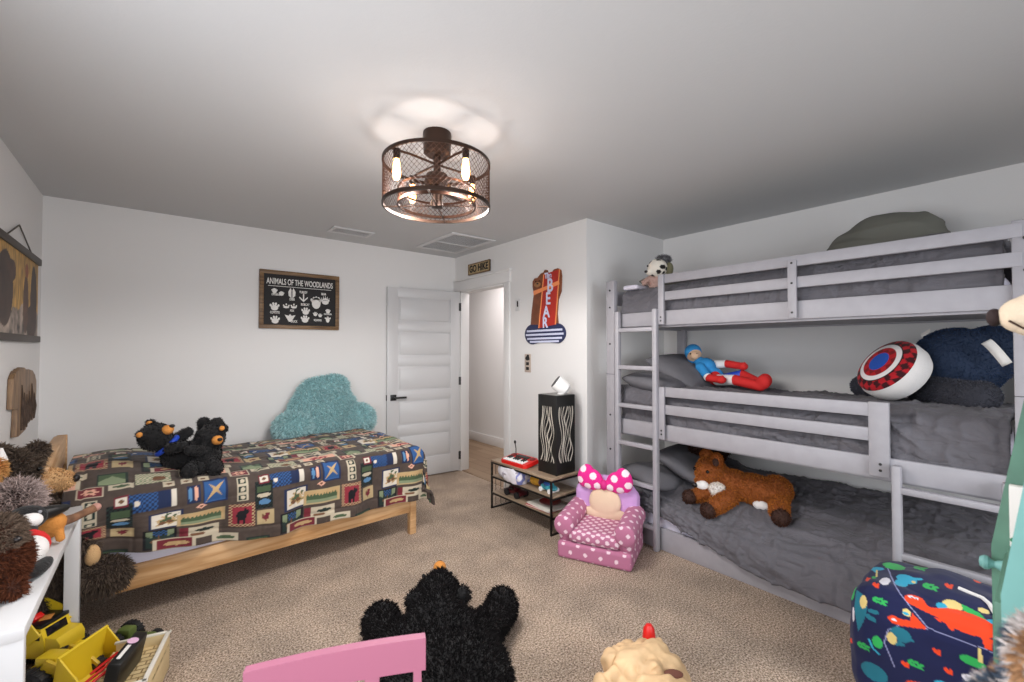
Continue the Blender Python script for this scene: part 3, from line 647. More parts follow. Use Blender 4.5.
comforter('grey quilted comforter on the middle tier under the shield cushion', [(3.72, 1.00), (3.68, 1.055), (3.2, 1.075), (2.85, 1.07), (2.778, 1.03), (2.765, .95), (2.763, .80)], .11, 2.06, .012, 23,
    lift=lambda P, T, Y: P + np.stack([0*T, 0*T, .03*np.exp(-((Y-1.9)/.25)**2)], -1))
def botlift(P, T, Y):
    # short over the rail beside the ladder, hanging to the floor farther right
    k = np.clip((Y-1.05)/.75, 0, 1)[..., None]; Z = P[..., 2:]; hang = np.clip((.32-Z)/.24, 0, 1)
    P = P.copy(); P[..., 2:] += hang*k*.17; P[..., :1] += hang*k*.06
    P[..., 2:] += (.05*np.exp(-((P[..., 1:2]-.35)/.3)**2) + .05*np.exp(-((P[..., 1:2]-1.85)/.2)**2))*(1-hang)*np.clip((P[..., :1]-2.75)/.3, 0, 1)
    return P
comforter('rumpled grey comforter on the bottom tier, hanging over the low rail', [(3.74, .40), (3.68, .43), (3.3, .375), (2.95, .35), (2.80, .30), (2.715, .235), (2.680, .16), (2.672, .085)], .12, 2.06, .013, 37, lift=botlift)
P_ = lambda n, lab, *a, **k: tag(cushion(n, *a, **k), lab, 'pillow', 'pillows on the bunk bed')
P_('pillow', 'dark grey pillow at the left end of the middle tier, under the doll', (.72, .46, .19), M['comf2'], loc=(3.34, 1.84, 1.20), rot=(R(27), 0, R(2)), seed=3)
P_('pillow', 'grey pillow propped behind the ladder on the middle tier', (.46, .42, .15), M['comf2'], loc=(2.97, 1.88, 1.12), rot=(R(8), R(4), R(6)), seed=4)
P_('pillow', 'grey pillow at the left end of the bottom tier, behind the deer plush', (.62, .44, .16), M['comf2'], loc=(3.22, 1.74, .50), rot=(R(24), R(2), R(8)), seed=5)
P_('pillow', 'pale grey pillow behind the ladder on the bottom tier', (.42, .40, .14), M['comf2'], loc=(2.94, 1.90, .42), rot=(R(10), R(6), R(-4)), seed=6)
_b = B(); _b.ell((3.44, .64, 1.98), (.13, .29, .19)); _b.ell((3.42, .60, 2.06), (.11, .23, .15)); _b.ell((3.40, .72, 1.94), (.12, .24, .14))
tag(_b.blob('pillow', M['olive'], None, voxel=.012, smooth=10, fn=lambda P, N_: P + N_*((1-np.abs(vnoise(P*np.array([1, .6, 1.4]), 9, 4)))**3*.014 + fbm(P, 5, 3, 2)*.012)[:, None]), 'large olive grey pillow bulging above the top guard rail at its right end', 'pillow', 'pillows on the bunk bed')
P_('pillow', 'grey pillow lying at the left end of the top tier beside the spotted plush', (.60, .30, .14), M['olive'], loc=(3.2, 1.88, 1.89), rot=(R(8), 0, 0), seed=9)
P_('pillow', 'dark grey pillow at the right end of the top tier behind the upper guard rail', (.8, .30, .13), M['comf2'], loc=(3.2, .28, 1.88), rot=(R(10), 0, 0), seed=10)
tag(softbox('sheet', M['sheet'], (3.2, 2.0, 1.848), (.86, .13, .035), r=.015, amp=.006, sc=9, seed=14), 'white sheet edge showing at the left end of the top tier', 'sheet')
# ---------------------------------------------------------------- things on the walls
def paw(b, mt, s, toes=4, pad=(.5, .42), claws=False, depth=.0015):
    def disc(x, y, rx, ry, a=0):
        n = 18; b.prism([((rx*math.cos(2*math.pi*k/n)*math.cos(a)-ry*math.sin(2*math.pi*k/n)*math.sin(a)+x)*s, (rx*math.cos(2*math.pi*k/n)*math.sin(a)+ry*math.sin(2*math.pi*k/n)*math.cos(a)+y)*s) for k in range(n)], depth, mt)
    disc(0, -.2, *pad)
    for k in range(toes):
        t = (k-(toes-1)/2)/max(1, (toes-1)/2); disc(.52*t, .42-.28*t*t, .15, .22, -.35*t)
        if claws: disc(.62*t, .78-.30*t*t, .05, .12, -.35*t)
ws = thing('woodland_sign', 'wood-framed black sign of white animal tracks headed ANIMALS OF THE WOODLANDS', 'sign', (1.028, YB, 1.822))
wx0, wx1, wz0, wz1 = .69, 1.367, 1.563, 2.082; fw = .034
def wp(zx, zy): return (wx0+fw + (zx-108)/664*(wx1-wx0-2*fw), YB-.0205, wz1-fw - (zy-108-(zx-108)*.022)/462*(wz1-wz0-2*fw))
def wm(zx, zy): return frame(wp(zx, zy), (1, 0, 0))
B().span((wx0+.02, YB-.020, wz0+.02), (wx1-.02, YB-.001, wz1-.02), 0).done('sign_board', M['chalk'], ws)
b = B(); b.span((wx0, YB-.032, wz0), (wx1, YB-.001, wz0+fw), .003).span((wx0, YB-.032, wz1-fw), (wx1, YB-.001, wz1), .003).span((wx0, YB-.032, wz0+fw), (wx0+fw, YB-.001, wz1-fw), .003).span((wx1-fw, YB-.032, wz0+fw), (wx1, YB-.001, wz1-fw), .003)
b.done('sign_frame', M['rust'], ws)
text('sign_title', 'ANIMALS OF THE WOODLANDS', M['letter'], wm(438, 182), .074, ws, sx=.52, font_bold=.001)
B().span((wp(145, 215)[0], YB-.0225, wp(440, 222)[2]-.003), (wp(730, 215)[0], YB-.020, wp(440, 222)[2]+.001), 0).done('title_rule', M['letter'], ws)
for s, zx, zy, sz in (('OPOSSUM', 215, 296, .026), ('DEER', 357, 335, .030), ('TURKEY', 460, 264, .030), ('BEAR', 655, 272, .030), ('COYOTE', 205, 460, .030), ('FOX', 357, 440, .026), ('BOBCAT', 478, 380, .030), ('DUCK', 378, 540, .030), ('SQUIRREL', 600, 525, .026), ('RACCOON', 697, 465, .022)):
    text('track_name', s, M['letter'], wm(zx, zy), sz, ws, sx=.62, font_bold=.0008)
def track(zx, zy, s, **k):
    b = B(); paw(b, wm(zx, zy), s, **k); b.done('track', M['letter'], ws)
track(200, 262, .036, toes=5); track(262, 285, .032, toes=5); track(583, 345, .075, toes=5, pad=(.52, .72)); track(672, 340, .055, toes=5, pad=(.55, .35), claws=True)
track(202, 405, .058, toes=4); track(208, 525, .056, toes=4); track(483, 440, .055, toes=4); track(478, 515, .055, toes=4); track(305, 400, .04, toes=3, pad=(.6, .25)); track(373, 400, .04, toes=3, pad=(.6, .25))
track(575, 465, .032, toes=4); track(622, 478, .028, toes=4); track(698, 435, .034, toes=5); track(697, 510, .04, toes=3, pad=(.42, .7))
b = B()
for sgn in (-1, 1): b.prism([(sgn*.004, -.045), (sgn*.028, -.02), (sgn*.030, .015), (sgn*.012, .05), (sgn*.004, .03)], .0015, wm(355, 280))
b.done('track', M['letter'], ws)
b = B(); b.prism([(-.005, .034), (.005, .034), (.005, -.022), (.034, .006), (.038, -.004), (0, -.042), (-.038, -.004), (-.034, .006), (-.005, -.022)], .0015, wm(462, 312)); b.done('track', M['letter'], ws)
b = B(); b.prism([(-.045, .022), (-.012, .014), (0, .03), (.012, .014), (.045, .022), (.01, -.04), (-.01, -.04)], .0015, wm(340, 502)); b.done('track', M['letter'], ws)

gh = thing('go_hike_sign', 'small wooden GO HIKE sign above the doorway', 'sign', (XB, 3.855, 2.255))
gy0, gy1, gz0, gz1 = 4.06, 3.66, 2.195, 2.315
B().span((XB-.016, gy1, gz0), (XB-.001, gy0, gz1), .002).done('sign_board', mat('sign_tan', '#b09a72', .7, var=.2, vscale=20), gh)
b = B()
for a_, c_ in (((gy1, gz0), (gy0, gz0+.010)), ((gy1, gz1-.010), (gy0, gz1)), ((gy1, gz0), (gy1+.010, gz1)), ((gy0-.010, gz0), (gy0, gz1))): b.span((XB-.020, *a_), (XB-.001, *c_), .001)
b.done('sign_frame', M['rust'], gh)
text('sign_letters', 'GO HIKE', M['chalk'], frame((XB-.0165, 3.86, 2.253), (0, -1, 0)), .105, gh, sx=.84, font_bold=.003)

# bear sign: brown bear hugging a red upright board over a striped oval
bs = thing('bear_sign', 'cut-out wall sign of a brown bear with red board lettered The BEAR', 'sign', (XB, 2.86, 1.77))
def bp(zx, zy): return ((zx-242)*.00162, .39-.001179*zy)
bm_ = lambda lift: frame((XB-lift, 2.845, 1.769), (0, -1, 0))
BRN = mat('sign_brown', '#7a4428', .5, var=.25, vscale=14); SRED = mat('sign_red', '#b02a1e', .5, var=.08, vscale=10); SBLU = mat('sign_navy', '#252c52', .5); SORG = mat('sign_neon_orange', '#f0925a', .5); SWHT = mat('sign_pale_blue', '#cfd3ec', .5)
def bpoly(name, pts, m, z0, z1, par=bs):
    b = B(); b.prism([bp(*q) for q in pts], z1-z0, bm_(z0) , bev=.001); return b.done(name, m, par)
def circ(cx, cy, rx, ry, n=24, a0=0, a1=360): return [(cx+rx*math.cos(R(a0+(a1-a0)*k/n)), cy+ry*math.sin(R(a0+(a1-a0)*k/n))) for k in range(n)]
bpoly('bear_cutout', [(132, 490), (140, 380), (160, 230), (150, 175), (150, 135), (165, 112), (190, 112), (215, 85), (240, 78), (250, 60), (268, 66), (276, 92), (305, 92), (320, 72), (350, 68), (372, 85), (378, 130), (374, 240), (352, 300), (345, 400), (352, 490)], BRN, .002, .014)
bpoly('striped_oval', circ(150, 545, 66, 78, 14, 90, 270)+[(170, 472), (250, 480), (330, 472)]+circ(340, 545, 66, 74, 14, -90, 90)+[(300, 612), (250, 600), (210, 610)], SBLU, .003, .017)
for zy in (520, 550, 580, 604):
    w_ = 150-(abs(zy-548)/60)**2*40; bpoly('pale_stripe', [(245-w_, zy-7), (245+w_, zy-9), (245+w_, zy+6), (245-w_, zy+8)], SWHT, .0165, .0185)
bpoly('red_board', [(248, 95), (368, 80), (336, 480), (206, 500)], SRED, .013, .019)
bpoly('neon_edge', [(243, 95), (251, 95), (210, 500), (201, 500)], SORG, .0185, .0205); bpoly('neon_edge', [(364, 80), (371, 80), (341, 480), (332, 480)], SORG, .0185, .0205)
bpoly('bear_arm', [(160, 210), (235, 195), (365, 160), (368, 190), (240, 222), (165, 245)], SORG, .019, .022)
bpoly('bear_muzzle', circ(192, 165, 26, 20), mat('sign_tan_muzzle', '#a5734a', .5), .0135, .018); bpoly('bear_nose', circ(194, 158, 9, 6), M['nose'], .0175, .0195)
for q in (178, 206): bpoly('bear_eye', circ(q, 138, 4, 4), M['eye'], .0135, .0165)
for s, zx, zy, sz, sx in (('The', 282, 112, .066, .8), ('B', 297, 190, .165, .8), ('E', 282, 287, .15, .8), ('A', 268, 385, .145, .85), ('R', 258, 465, .13, .85)):
    x, y = bp(zx, zy); text('sign_letter', s, SWHT, bm_(.0225) @ Matrix.Translation((x, y, 0)), sz, bs, sx=sx, font_bold=.003)

# light switch and decorated outlet
sw = thing('light_switch', 'small white light switch beside the door casing', 'switch', (XB, 3.22, 1.80))
B().span((XB-.008, 3.185, 1.745), (XB, 3.25, 1.855), .003).done('switch_plate', M['white'], sw); B().span((XB-.015, 3.205, 1.785), (XB-.007, 3.22, 1.84), .002).done('toggle', M['chalk'], sw)
ot = thing('wall_outlet', 'narrow black and white patterned outlet cover under the bear sign', 'outlet', (XB, 3.07, 1.26))
B().span((XB-.007, 3.03, 1.165), (XB, 3.115, 1.335), .003).done('cover_plate', mat('outlet_tan', '#b8a89c', .6), ot)
b = B().prism(circ(0, .055, .028, .02)+[], .003, frame((XB-.007, 3.072, 1.24), (0, -1, 0))); b.prism([(-.03, .05), (.0, .09), (.02, .085), (.03, .04)], .004, frame((XB-.007, 3.072, 1.24), (0, -1, 0))); b.done('cover_art', M['chalk'], ot)
for z in (1.20, 1.245): B().span((XB-.010, 3.052, z-.014), (XB-.006, 3.092, z+.014), .002).done('socket', M['chalk'], ot)

# bear photograph banner on the left wall, with wooden hanger bars and cord
po = thing('wall_poster', 'bear photo poster hung from dark wooden bars on the left wall', 'poster', (XL, 3.68, 1.70))
nu, nv = 130, 70; yy = np.linspace(3.17, 4.19, nu); zz = np.linspace(1.45, 1.945, nv); YY, ZZ = np.meshgrid(yy, zz, indexing='ij')
Pp = np.stack([XL+.012+.010*np.sin((YY-3.17)*4)*(ZZ-1.45)*.6+.010*np.exp(-((ZZ-1.47)/.06)**2)*0, YY, ZZ], -1)
def postcol():
    y = (YY.ravel()-3.17)/1.02; z = (ZZ.ravel()-1.45)/.495; q = np.stack([y*2, z, 0*y], 1); n1 = fbm(q, 9, 3, 3)[:, None]; n2 = fbm(q*np.array([4, 1, 1]), 8, 5, 2)[:, None]
    C = np.array(lin('#b98f45'))*(1+.45*n2); bot = (z < .34+.05*n1[:, 0]); C[bot] = (np.array(lin('#8f8074'))*(1+.8*n1))[bot]
    def put(m, c): C[m] = (np.array(lin(c))*(1+.35*n1))[m]
    e = lambda cx, cz, a, b_: ((y-cx)/a)**2+((z-cz)/b_)**2 < 1
    put(e(.87, .45, .09, .47) | e(.80, .2, .12, .2), '#3a2418'); put(e(.66, .40, .07, .35), '#54341f'); put(e(.67, .80, .045, .09), '#8a4a1e'); put(e(.2, .5, .16, .4), '#3d281b'); put(e(.33, .72, .08, .12), '#4a2e1c')
    return C.clip(0, 1)
gridmesh('poster_print', Pp, PRINT, po, thick=.001, colors=postcol())
for z0, z1 in ((1.93, 1.972), (1.425, 1.465)): B().span((XL+.002, 3.15, z0), (XL+.024, 4.21, z1), .003).done('hanger_bar', mat('dark_walnut', '#3d332c', .5), po)
B().tube([(XL+.012, 3.38, 1.97), (XL+.008, 3.68, 2.085), (XL+.012, 3.98, 1.97)], .004, 6).done('hanging_cord', mat('cord_grey', '#5b564f', .8), po)

# carved wooden plaque, scalloped at the top and splitting into strips below
pq = thing('wood_plaque', 'brown carved wooden plaque with ragged lower edge on the left wall', 'plaque', (XL, 3.85, 1.08))
def pl(zx, zy): # zoomed picture units -> y, z on the wall
    return 3.50+(zx-35)/225*.62, 1.275-(zy-88)/555*.385
out = [(40, 400), (45, 170), (55, 140), (70, 108), (82, 112), (92, 95), (104, 96), (118, 86), (138, 90), (152, 110), (180, 110), (215, 125), (240, 165), (256, 225), (258, 330), (250, 430), (246, 560), (225, 578), (205, 570), (190, 582), (170, 585), (160, 622), (130, 634), (95, 645), (74, 636), (80, 520), (82, 415), (60, 412)]
WB = woodmat('plaque_wood', '#9a7a58', '#6b513a', 2, 4); WD = mat('plaque_dark_bark', '#4a3a30', .8, var=.4, vscale=30)
b = B(); b.prism([(lambda p: (p[0]-3.85, p[1]-1.08))(pl(*q)) for q in out], .022, frame((XL+.002, 3.85, 1.08), (0, 1, 0)) , bev=.004); b.done('plaque_body', WB, pq)
for zx, a_, c_ in ((112, 230, 600), (135, 300, 610), (158, 320, 600), (180, 300, 565), (205, 240, 560), (232, 330, 560)):
    p0, p1 = pl(zx, a_), pl(zx-4, c_); b = B().tube([(XL+.025, p0[0], p0[1]), (XL+.027, (p0[0]+p1[0])/2+.004, (p0[1]+p1[1])/2), (XL+.025, p1[0], p1[1])], [.002, .010, .006], 8); b.done('carved_strip', WD, pq)

# ---------------------------------------------------------------- plush helpers
def eyes(par, pts, r, m=None):
    for p in pts: B().ell(p, r, u=12, v=8).done('eye', m or M['eye'], par)
# two small black bears lying on the quilt
def smallbear(label, base, head, hr, muz, belly, br, limbs, ribbon=None, ears=(), seed=0, group=None, eye=()):
    t = thing('teddy_bear', label, 'stuffed toy', base, group='black teddy bears on the quilt')
    b = B(); b.ell(head, hr); b.ell(belly, br); b.cap(head, belly, hr*.55, min(br)*.8)
    for p0, p1, r0, r1 in limbs: b.cap(p0, p1, r0, r1)
    for e in ears: b.ell(e, .026)
    bd = b.blob('body', M['blackpl'], t, voxel=.008, smooth=5); fur(bd, 6000, .007, '#0f0e10', width=.002, seed=seed)
    m = B(); m.ell(muz, (.030, .030, .028)); m.blob('muzzle', M['orange'], t, voxel=.006, smooth=3)
    d = (Vector(muz)-Vector(head)).normalized(); B().ell(Vector(muz)+d*.028+Vector((0, 0, .008)), (.014, .012, .010), u=12, v=8).done('nose', M['nose'], t)
    for e in ears: B().ell(Vector(e)+Vector((-.006, -.018, .004)), (.015, .012, .015), u=12, v=8).done('inner_ear', M['orange'], t)
    eyes(t, eye, .007)
    if ribbon:
        ax_ = (Vector(belly)-Vector(head)).normalized(); u_ = ax_.orthogonal().normalized(); v_ = ax_.cross(u_); cn = Vector(head)+ax_*ribbon[1]
        B().tube([cn+u_*math.cos(a)*ribbon[2]+v_*math.sin(a)*ribbon[2] for a in [2*math.pi*k/24 for k in range(24)]], .014, 8, closed=True).done('ribbon', M['royal'], t)
    return t
smallbear('black teddy bear with blue neck ribbon lying on its back on the quilt', (.12, 3.2, .66), (.0, 3.20, .885), .078, (.055, 3.155, .925), (.125, 3.20, .755), (.10, .095, .09),
    [((.07, 3.13, .82), (.125, 3.09, .835), .034, .028), ((.08, 3.26, .84), (.15, 3.25, .885), .034, .03), ((.15, 3.13, .72), (.20, 3.06, .70), .042, .04), ((.18, 3.24, .75), (.26, 3.24, .77), .042, .04)],
    ribbon=(0, .078, .060), ears=((-.06, 3.15, .91), (-.02, 3.25, .955)), seed=2, eye=((.02, 3.135, .93),))
smallbear('black teddy bear slumped sideways against the ribboned bear on the quilt', (.25, 3.2, .66), (.255, 3.18, .85), .078, (.285, 3.105, .845), (.215, 3.18, .755), (.10, .10, .10),
    [((.20, 3.09, .80), (.15, 3.05, .815), .034, .03), ((.24, 3.26, .87), (.23, 3.27, .93), .036, .036), ((.18, 3.10, .71), (.15, 3.03, .70), .044, .042), ((.25, 3.09, .72), (.27, 3.03, .70), .044, .042), ((.25, 3.22, .90), (.29, 3.20, .93), .036, .036)],
    ears=((.325, 3.20, .895), (.315, 3.14, .905)), seed=3)
# fluffy teal backrest between bed and wall
tb = thing('backrest_pillow', 'fluffy teal backrest pillow with arms standing against the back wall', 'cushion', (1.22, 4.2, .6))
b = B(); b.ell((1.20, 4.225, .80), (.31, .095, .27)); b.ell((1.20, 4.235, .96), (.235, .085, .165)); b.ell((1.29, 4.235, 1.03), (.14, .08, .11)); b.ell((1.12, 4.235, 1.0), (.13, .08, .11)); b.ell((1.21, 4.22, .68), (.42, .10, .13))
b.ell((.93, 4.16, .70), (.155, .15, .135)); b.ell((1.50, 4.16, .72), (.15, .15, .14))
bd = b.blob('body', mat('teal_plush', '#8cb6ba', .95, bump=.5, bscale=120), tb, voxel=.014, smooth=5)
fur(bd, 30000, .022, '#9ac4c8', '#bcdcde', width=.0032, droop=.35, seed=5)
# big dark brown bear slumped between the table and the bed
bb_ = thing('teddy_bear', 'huge shaggy dark brown bear with tan muzzle slumped against the pine bed', 'stuffed toy', (-.40, 2.95, 0))
b = B(); b.ell((-.495, 2.955, .785), (.10, .125, .135)); b.ell((-.47, 2.96, .60), (.12, .13, .16)); b.ell((-.43, 2.95, .38), (.16, .09, .22)); b.ell((-.43, 2.94, .16), (.14, .10, .16))
b.cap((-.41, 2.95, .60), (-.255, 2.935, .42), .075, .06); b.cap((-.38, 2.97, .22), (-.19, 2.91, .29), .078, .08); b.ell((-.165, 2.895, .285), (.085, .055, .085)); b.cap((-.44, 2.95, .14), (-.42, 2.90, .10), .10, .09)
b.ell((-.54, 2.95, .915), .04); b.ell((-.43, 3.02, .905), .04)
bd = b.blob('body', mat('brown_fur_base', '#3a2f29', .95), bb_, voxel=.013, smooth=6); fur(bd, 34000, .020, '#4a3e36', '#63564b', width=.003, droop=.4, lean=.7, seed=6)
b = B(); b.ell((-.385, 2.945, .77), (.07, .058, .055)); b.ell((-.335, 2.935, .765), (.045, .045, .042)); mz = b.blob('muzzle', M['tan'], bb_, voxel=.008, smooth=4); fur(mz, 3500, .008, '#c9a172', width=.002, seed=7)
B().ell((-.288, 2.925, .77), (.014, .022, .018), u=14, v=10).done('nose', M['nose'], bb_); eyes(bb_, ((-.40, 2.865, .845),), .010)
B().ell((-.225, 2.89, .40), (.03, .03, .05)).done('paw_pad', M['tan'], bb_)
# ---------------------------------------------------------------- white table at the left and its toys
tz = .655; ty0, ty1, tx0, tx1 = 1.70, 2.85, XL+.012, -.258
tb_ = thing('play_table', 'narrow white table along the left wall covered with stuffed toys', 'table', (-.44, 2.27, 0))
B().span((tx0, ty0, tz-.032), (tx1, ty1, tz), .003).done('tabletop', M['white'], tb_)
for x in (tx0+.002, tx1-.052): B().span((x, ty1-.055, 0), (x+.05, ty1-.003, tz-.03), .002).done('leg', M['white'], tb_)
B().span((tx0+.002, ty0+.004, 0), (tx1-.002, ty0+.03, tz-.03), .002).done('side_panel', M['white'], tb_)
def sp(name, label, cat, base, **k): return thing(name, label, cat, base, **k)
# brown beaver-like plush, nearest
t = sp('beaver_plush', 'reddish brown furry plush with greyish head at the near end of the table', 'stuffed toy', (-.36, 2.0, tz))
b = B(); b.ell((-.365, 2.0, tz+.09), (.072, .09, .09)); b.ell((-.375, 2.02, tz+.165), (.065, .07, .055)); b.ell((-.41, 2.0, tz+.215), .032); b.cap((-.34, 1.95, tz+.035), (-.315, 1.91, tz+.03), .03, .026); b.cap((-.41, 1.94, tz+.04), (-.40, 1.90, tz+.03), .03, .026)
bd = b.blob('body', mat('redbrown_base', '#4a2a1e', .95), t, voxel=.009, smooth=5)
fur(bd, 14000, .013, lambda p: np.where((p[:, 2:] > p[:, 2:].min()+.13), np.array(lin('#6d5c4f')), np.array(lin('#57301f'))), width=.0022, seed=11)
B().ell((-.32, 1.965, tz+.155), (.013, .012, .010)).done('nose', M['nose'], t); eyes(t, ((-.325, 2.01, tz+.185), (-.36, 1.957, tz+.185)), .006)
# hedgehog with white-tipped quills
t = sp('hedgehog_plush', 'dark brown hedgehog plush with white tipped quills on the table', 'stuffed toy', (-.45, 2.68, tz))
b = B(); b.ell((-.445, 2.70, tz+.09), (.075, .09, .085)); b.cap((-.42, 2.63, tz+.06), (-.40, 2.60, tz+.045), .045, .02); bd = b.blob('body', mat('hedgehog_base', '#3b2a26', .95), t, voxel=.009, smooth=4)
fur(bd, 7500, .022, '#3a2823', '#d3bfb9', width=.0032, droop=.1, lean=.9, curl=.3, seed=12, name='quills'); B().ell((-.397, 2.59, tz+.045), .010).done('nose', M['nose'], t); eyes(t, ((-.385, 2.62, tz+.075),), .006)
# tan fox-like plush with white ear
t = sp('fox_plush', 'orange tan fox plush with a white ear behind the quilled plush', 'stuffed toy', (-.50, 2.80, tz))
b = B(); b.ell((-.545, 2.79, tz+.10), (.05, .05, .10)); b.ell((-.535, 2.775, tz+.225), (.052, .052, .054)); b.cap((-.525, 2.74, tz+.215), (-.51, 2.70, tz+.205), .033, .018)
bd = b.blob('body', M['orange'], t, voxel=.008, smooth=4); fur(bd, 6000, .013, '#b87a3e', '#d7a86c', width=.0024, seed=13)
for x, y in ((-.505, 2.79), (-.555, 2.77)): B().cyl((x, y, tz+.26), (x+.004, y, tz+.31), .024, .004, 14).done('ear', M['wplush'], t)
B().ell((-.507, 2.687, tz+.207), .010).done('nose', M['nose'], t)
# goose lying with its beak to the right
t = sp('goose_plush', 'black necked goose plush with white cheek and body, lying on the table', 'stuffed toy', (-.38, 2.25, tz))
b = B(); b.ell((-.352, 2.30, tz+.125), (.056, .05, .045)); b.cap((-.365, 2.29, tz+.11), (-.335, 2.19, tz+.055), .038, .042); bd = b.blob('head_and_neck', M['blackpl'], t, voxel=.006, smooth=4)
b = B(); b.lathe([(0, 0), (.026, .002), (.022, .03), (.012, .07), (0, .085)], mt=Matrix.Translation((-.315, 2.325, tz+.125)) @ Vector((0, 0, 1)).rotation_difference(Vector((.80, .55, .02)).normalized()).to_matrix().to_4x4()); b.done('beak', M['black'], t)
b = B(); b.ell((-.338, 2.262, tz+.125), (.034, .030, .026)); b.done('cheek_patch', M['wplush'], t)
b = B(); b.ell((-.33, 2.13, tz+.055), (.055, .085, .052), rotm('Z', -15)); bd = b.blob('body', M['wplush'], t, voxel=.007, smooth=3)
B().tube([(-.335+.052*math.cos(a), 2.185+.012*math.sin(a)*0, tz+.06+.048*math.sin(a)) for a in [2*math.pi*k/16 for k in range(16)]], .010, 8, closed=True).done('collar', M['redpl'], t)
b = B(); b.ell((-.285, 2.07, tz+.022), (.026, .075, .018), rotm('Z', -8)); b.done('wing', M['blackpl'], t); eyes(t, ((-.315, 2.275, tz+.148),), .006, M['grey'])
# brown plush with a long spotted leg reaching over the table's end
t = sp('giraffe_plush', 'small tan plush with a long brown leg stretched past the table corner', 'stuffed toy', (-.30, 2.42, tz))
b = B(); b.ell((-.312, 2.42, tz+.055), (.045, .06, .05)); b.ell((-.295, 2.37, tz+.075), (.04, .04, .038)); b.cap((-.29, 2.40, tz+.09), (-.27, 2.34, tz+.02), .018, .014); bd = b.blob('body', M['orange'], t, voxel=.006, smooth=3)
b = B(); b.tube([(-.285, 2.45, tz+.05), (-.255, 2.49, tz+.045), (-.225, 2.515, tz+.052), (-.195, 2.535, tz+.06)], [.020, .017, .015, .017], 12); b.done('leg', mat('leg_brown', '#7c5942', .9, var=.35, vscale=35), t); B().ell((-.19, 2.54, tz+.062), (.018, .016, .017)).done('hoof', mat('hoof_rose', '#b5877a', .9), t)
t = tag(B().ell((-.375, 1.86, tz+.018), (.045, .07, .018)).ell((-.40, 1.90, tz+.03), (.03, .03, .026)).blob('pebble_toy', M['grey'], None, voxel=.006, smooth=5), 'small smooth grey toy lying at the near left of the table', 'toy')

# ---------------------------------------------------------------- yellow toy trucks and the stable on the floor (local x = along the trucks, y = away)
CR = R(-39.1)
def wheel(par, c, r, w_, hub, name='wheel'):
    c = Vector(c); o = B().lathe([(r*.35, -w_/2), (r*.86, -w_/2), (r, -w_*.32), (r, w_*.32), (r*.86, w_/2), (r*.35, w_/2)], seg=28, mt=Matrix.Translation(c) @ rotm('X', 90)).done(name, M['tyre'], par, world=False)
    b = B()
    for k in range(18):
        a = 2*math.pi*k/18; b.box(c+Vector((math.cos(a)*r, 0, math.sin(a)*r)), (r*.13, w_*.8, r*.18), .002, Matrix.Rotation(-a, 4, 'Y'))
    b.done('tread', M['tyre'], o, world=False)
    B().lathe([(0, -w_*.54), (r*.3, -w_*.54), (r*.52, -w_*.42), (r*.55, 0), (r*.52, w_*.42), (r*.3, w_*.54), (0, w_*.54)], seg=24, mt=Matrix.Translation(c) @ rotm('X', 90)).done('hub', hub, o, world=False)
dt = thing('toy_dump_truck', 'yellow toy dump truck with black roofed cab beside the table leg', 'toy truck', (-.35, 2.765, 0), CR, 'toy trucks on the carpet', .78)
b = B(); b.box((-.02, 0, .10), (.36, .11, .04), .008); b.done('chassis', M['yellow'], dt, world=False)
for x in (-.15, .10):
    for y in (-.08, .08): wheel(dt, (x, y, .062), .062, .05, M['dyellow'])
b = B(); b.prism([(-.055, .12), (.055, .12), (.055, .19), (.035, .255), (-.055, .255)], .15, Matrix.Translation((0, .075, 0)) @ rotm('X', 90), bev=.004); b.prism([(.05, .12), (.135, .12), (.135, .17), (.115, .20), (.05, .205)], .14, Matrix.Translation((0, .07, 0)) @ rotm('X', 90), bev=.004)
b.done('cab', M['yellow'], dt, world=False)
B().box((-.012, 0, .264), (.105, .15, .02), .004).done('roof', M['black'], dt, world=False); B().box((-.012, 0, .276), (.05, .06, .003), .001, rotm('Z', 30)).done('roof_mark', M['orange'], dt, world=False)
b = B().box((-.005, -.076, .217), (.075, .004, .045), .002).box((-.005, .076, .217), (.075, .004, .045), .002); b.box((.047, 0, .222), (.004, .11, .05), .002, rotm('Y', -17)); b.done('window', M['glassb'], dt, world=False)
b = B(); q = Matrix.Translation((-.13, 0, .235)) @ rotm('Y', 38)
b.box(q @ Vector((0, 0, 0)), (.24, .17, .008), .003, rotm('Y', 38))
for y in (-.085, .085): b.prism([(-.12, 0), (.12, 0), (.145, .10), (.05, .12), (-.12, .075)], .008, q @ Matrix.Translation((0, y+.004, 0)) @ rotm('X', 90), bev=.002)
b.box(q @ Vector((.125, 0, .05)), (.008, .17, .11), .003, rotm('Y', 50)); b.done('dump_bed', M['yellow'], dt, world=False)
B().box(q @ Vector((-.02, -.094, .05)), (.05, .003, .018), .001, rotm('Y', 38)).done('decal', M['chalk'], dt, world=False)
B().box((-.035, -.03, .292), (.03, .05, .03), .004, rotm('Y', 38)).done('red_light', M['red'], dt, world=False)
ld = thing('toy_loader', 'yellow toy front loader with big black wheels and raised bucket', 'toy truck', (-.275, 2.51, 0), CR, 'toy trucks on the carpet', .84)
b = B(); b.box((-.02, 0, .12), (.20, .08, .07), .012); b.box((-.05, 0, .17), (.10, .075, .05), .01); b.done('body', M['yellow'], ld, world=False)
for x, r_ in ((-.065, .08), (.07, .06)):
    for y in (-.075, .075): wheel(ld, (x, y, r_+.004), r_, .06, M['dyellow'] if r_ < .07 else M['black'])
for y in (-.055, .055):
    b = B(); b.prism([(-.05, .16), (-.02, .20), (.05, .17), (.12, .11), (.11, .085), (.04, .13), (-.03, .15)], .014, Matrix.Translation((0, y+.007, 0)) @ rotm('X', 90), bev=.002); b.done('lift_arm', M['dyellow'], ld, world=False)
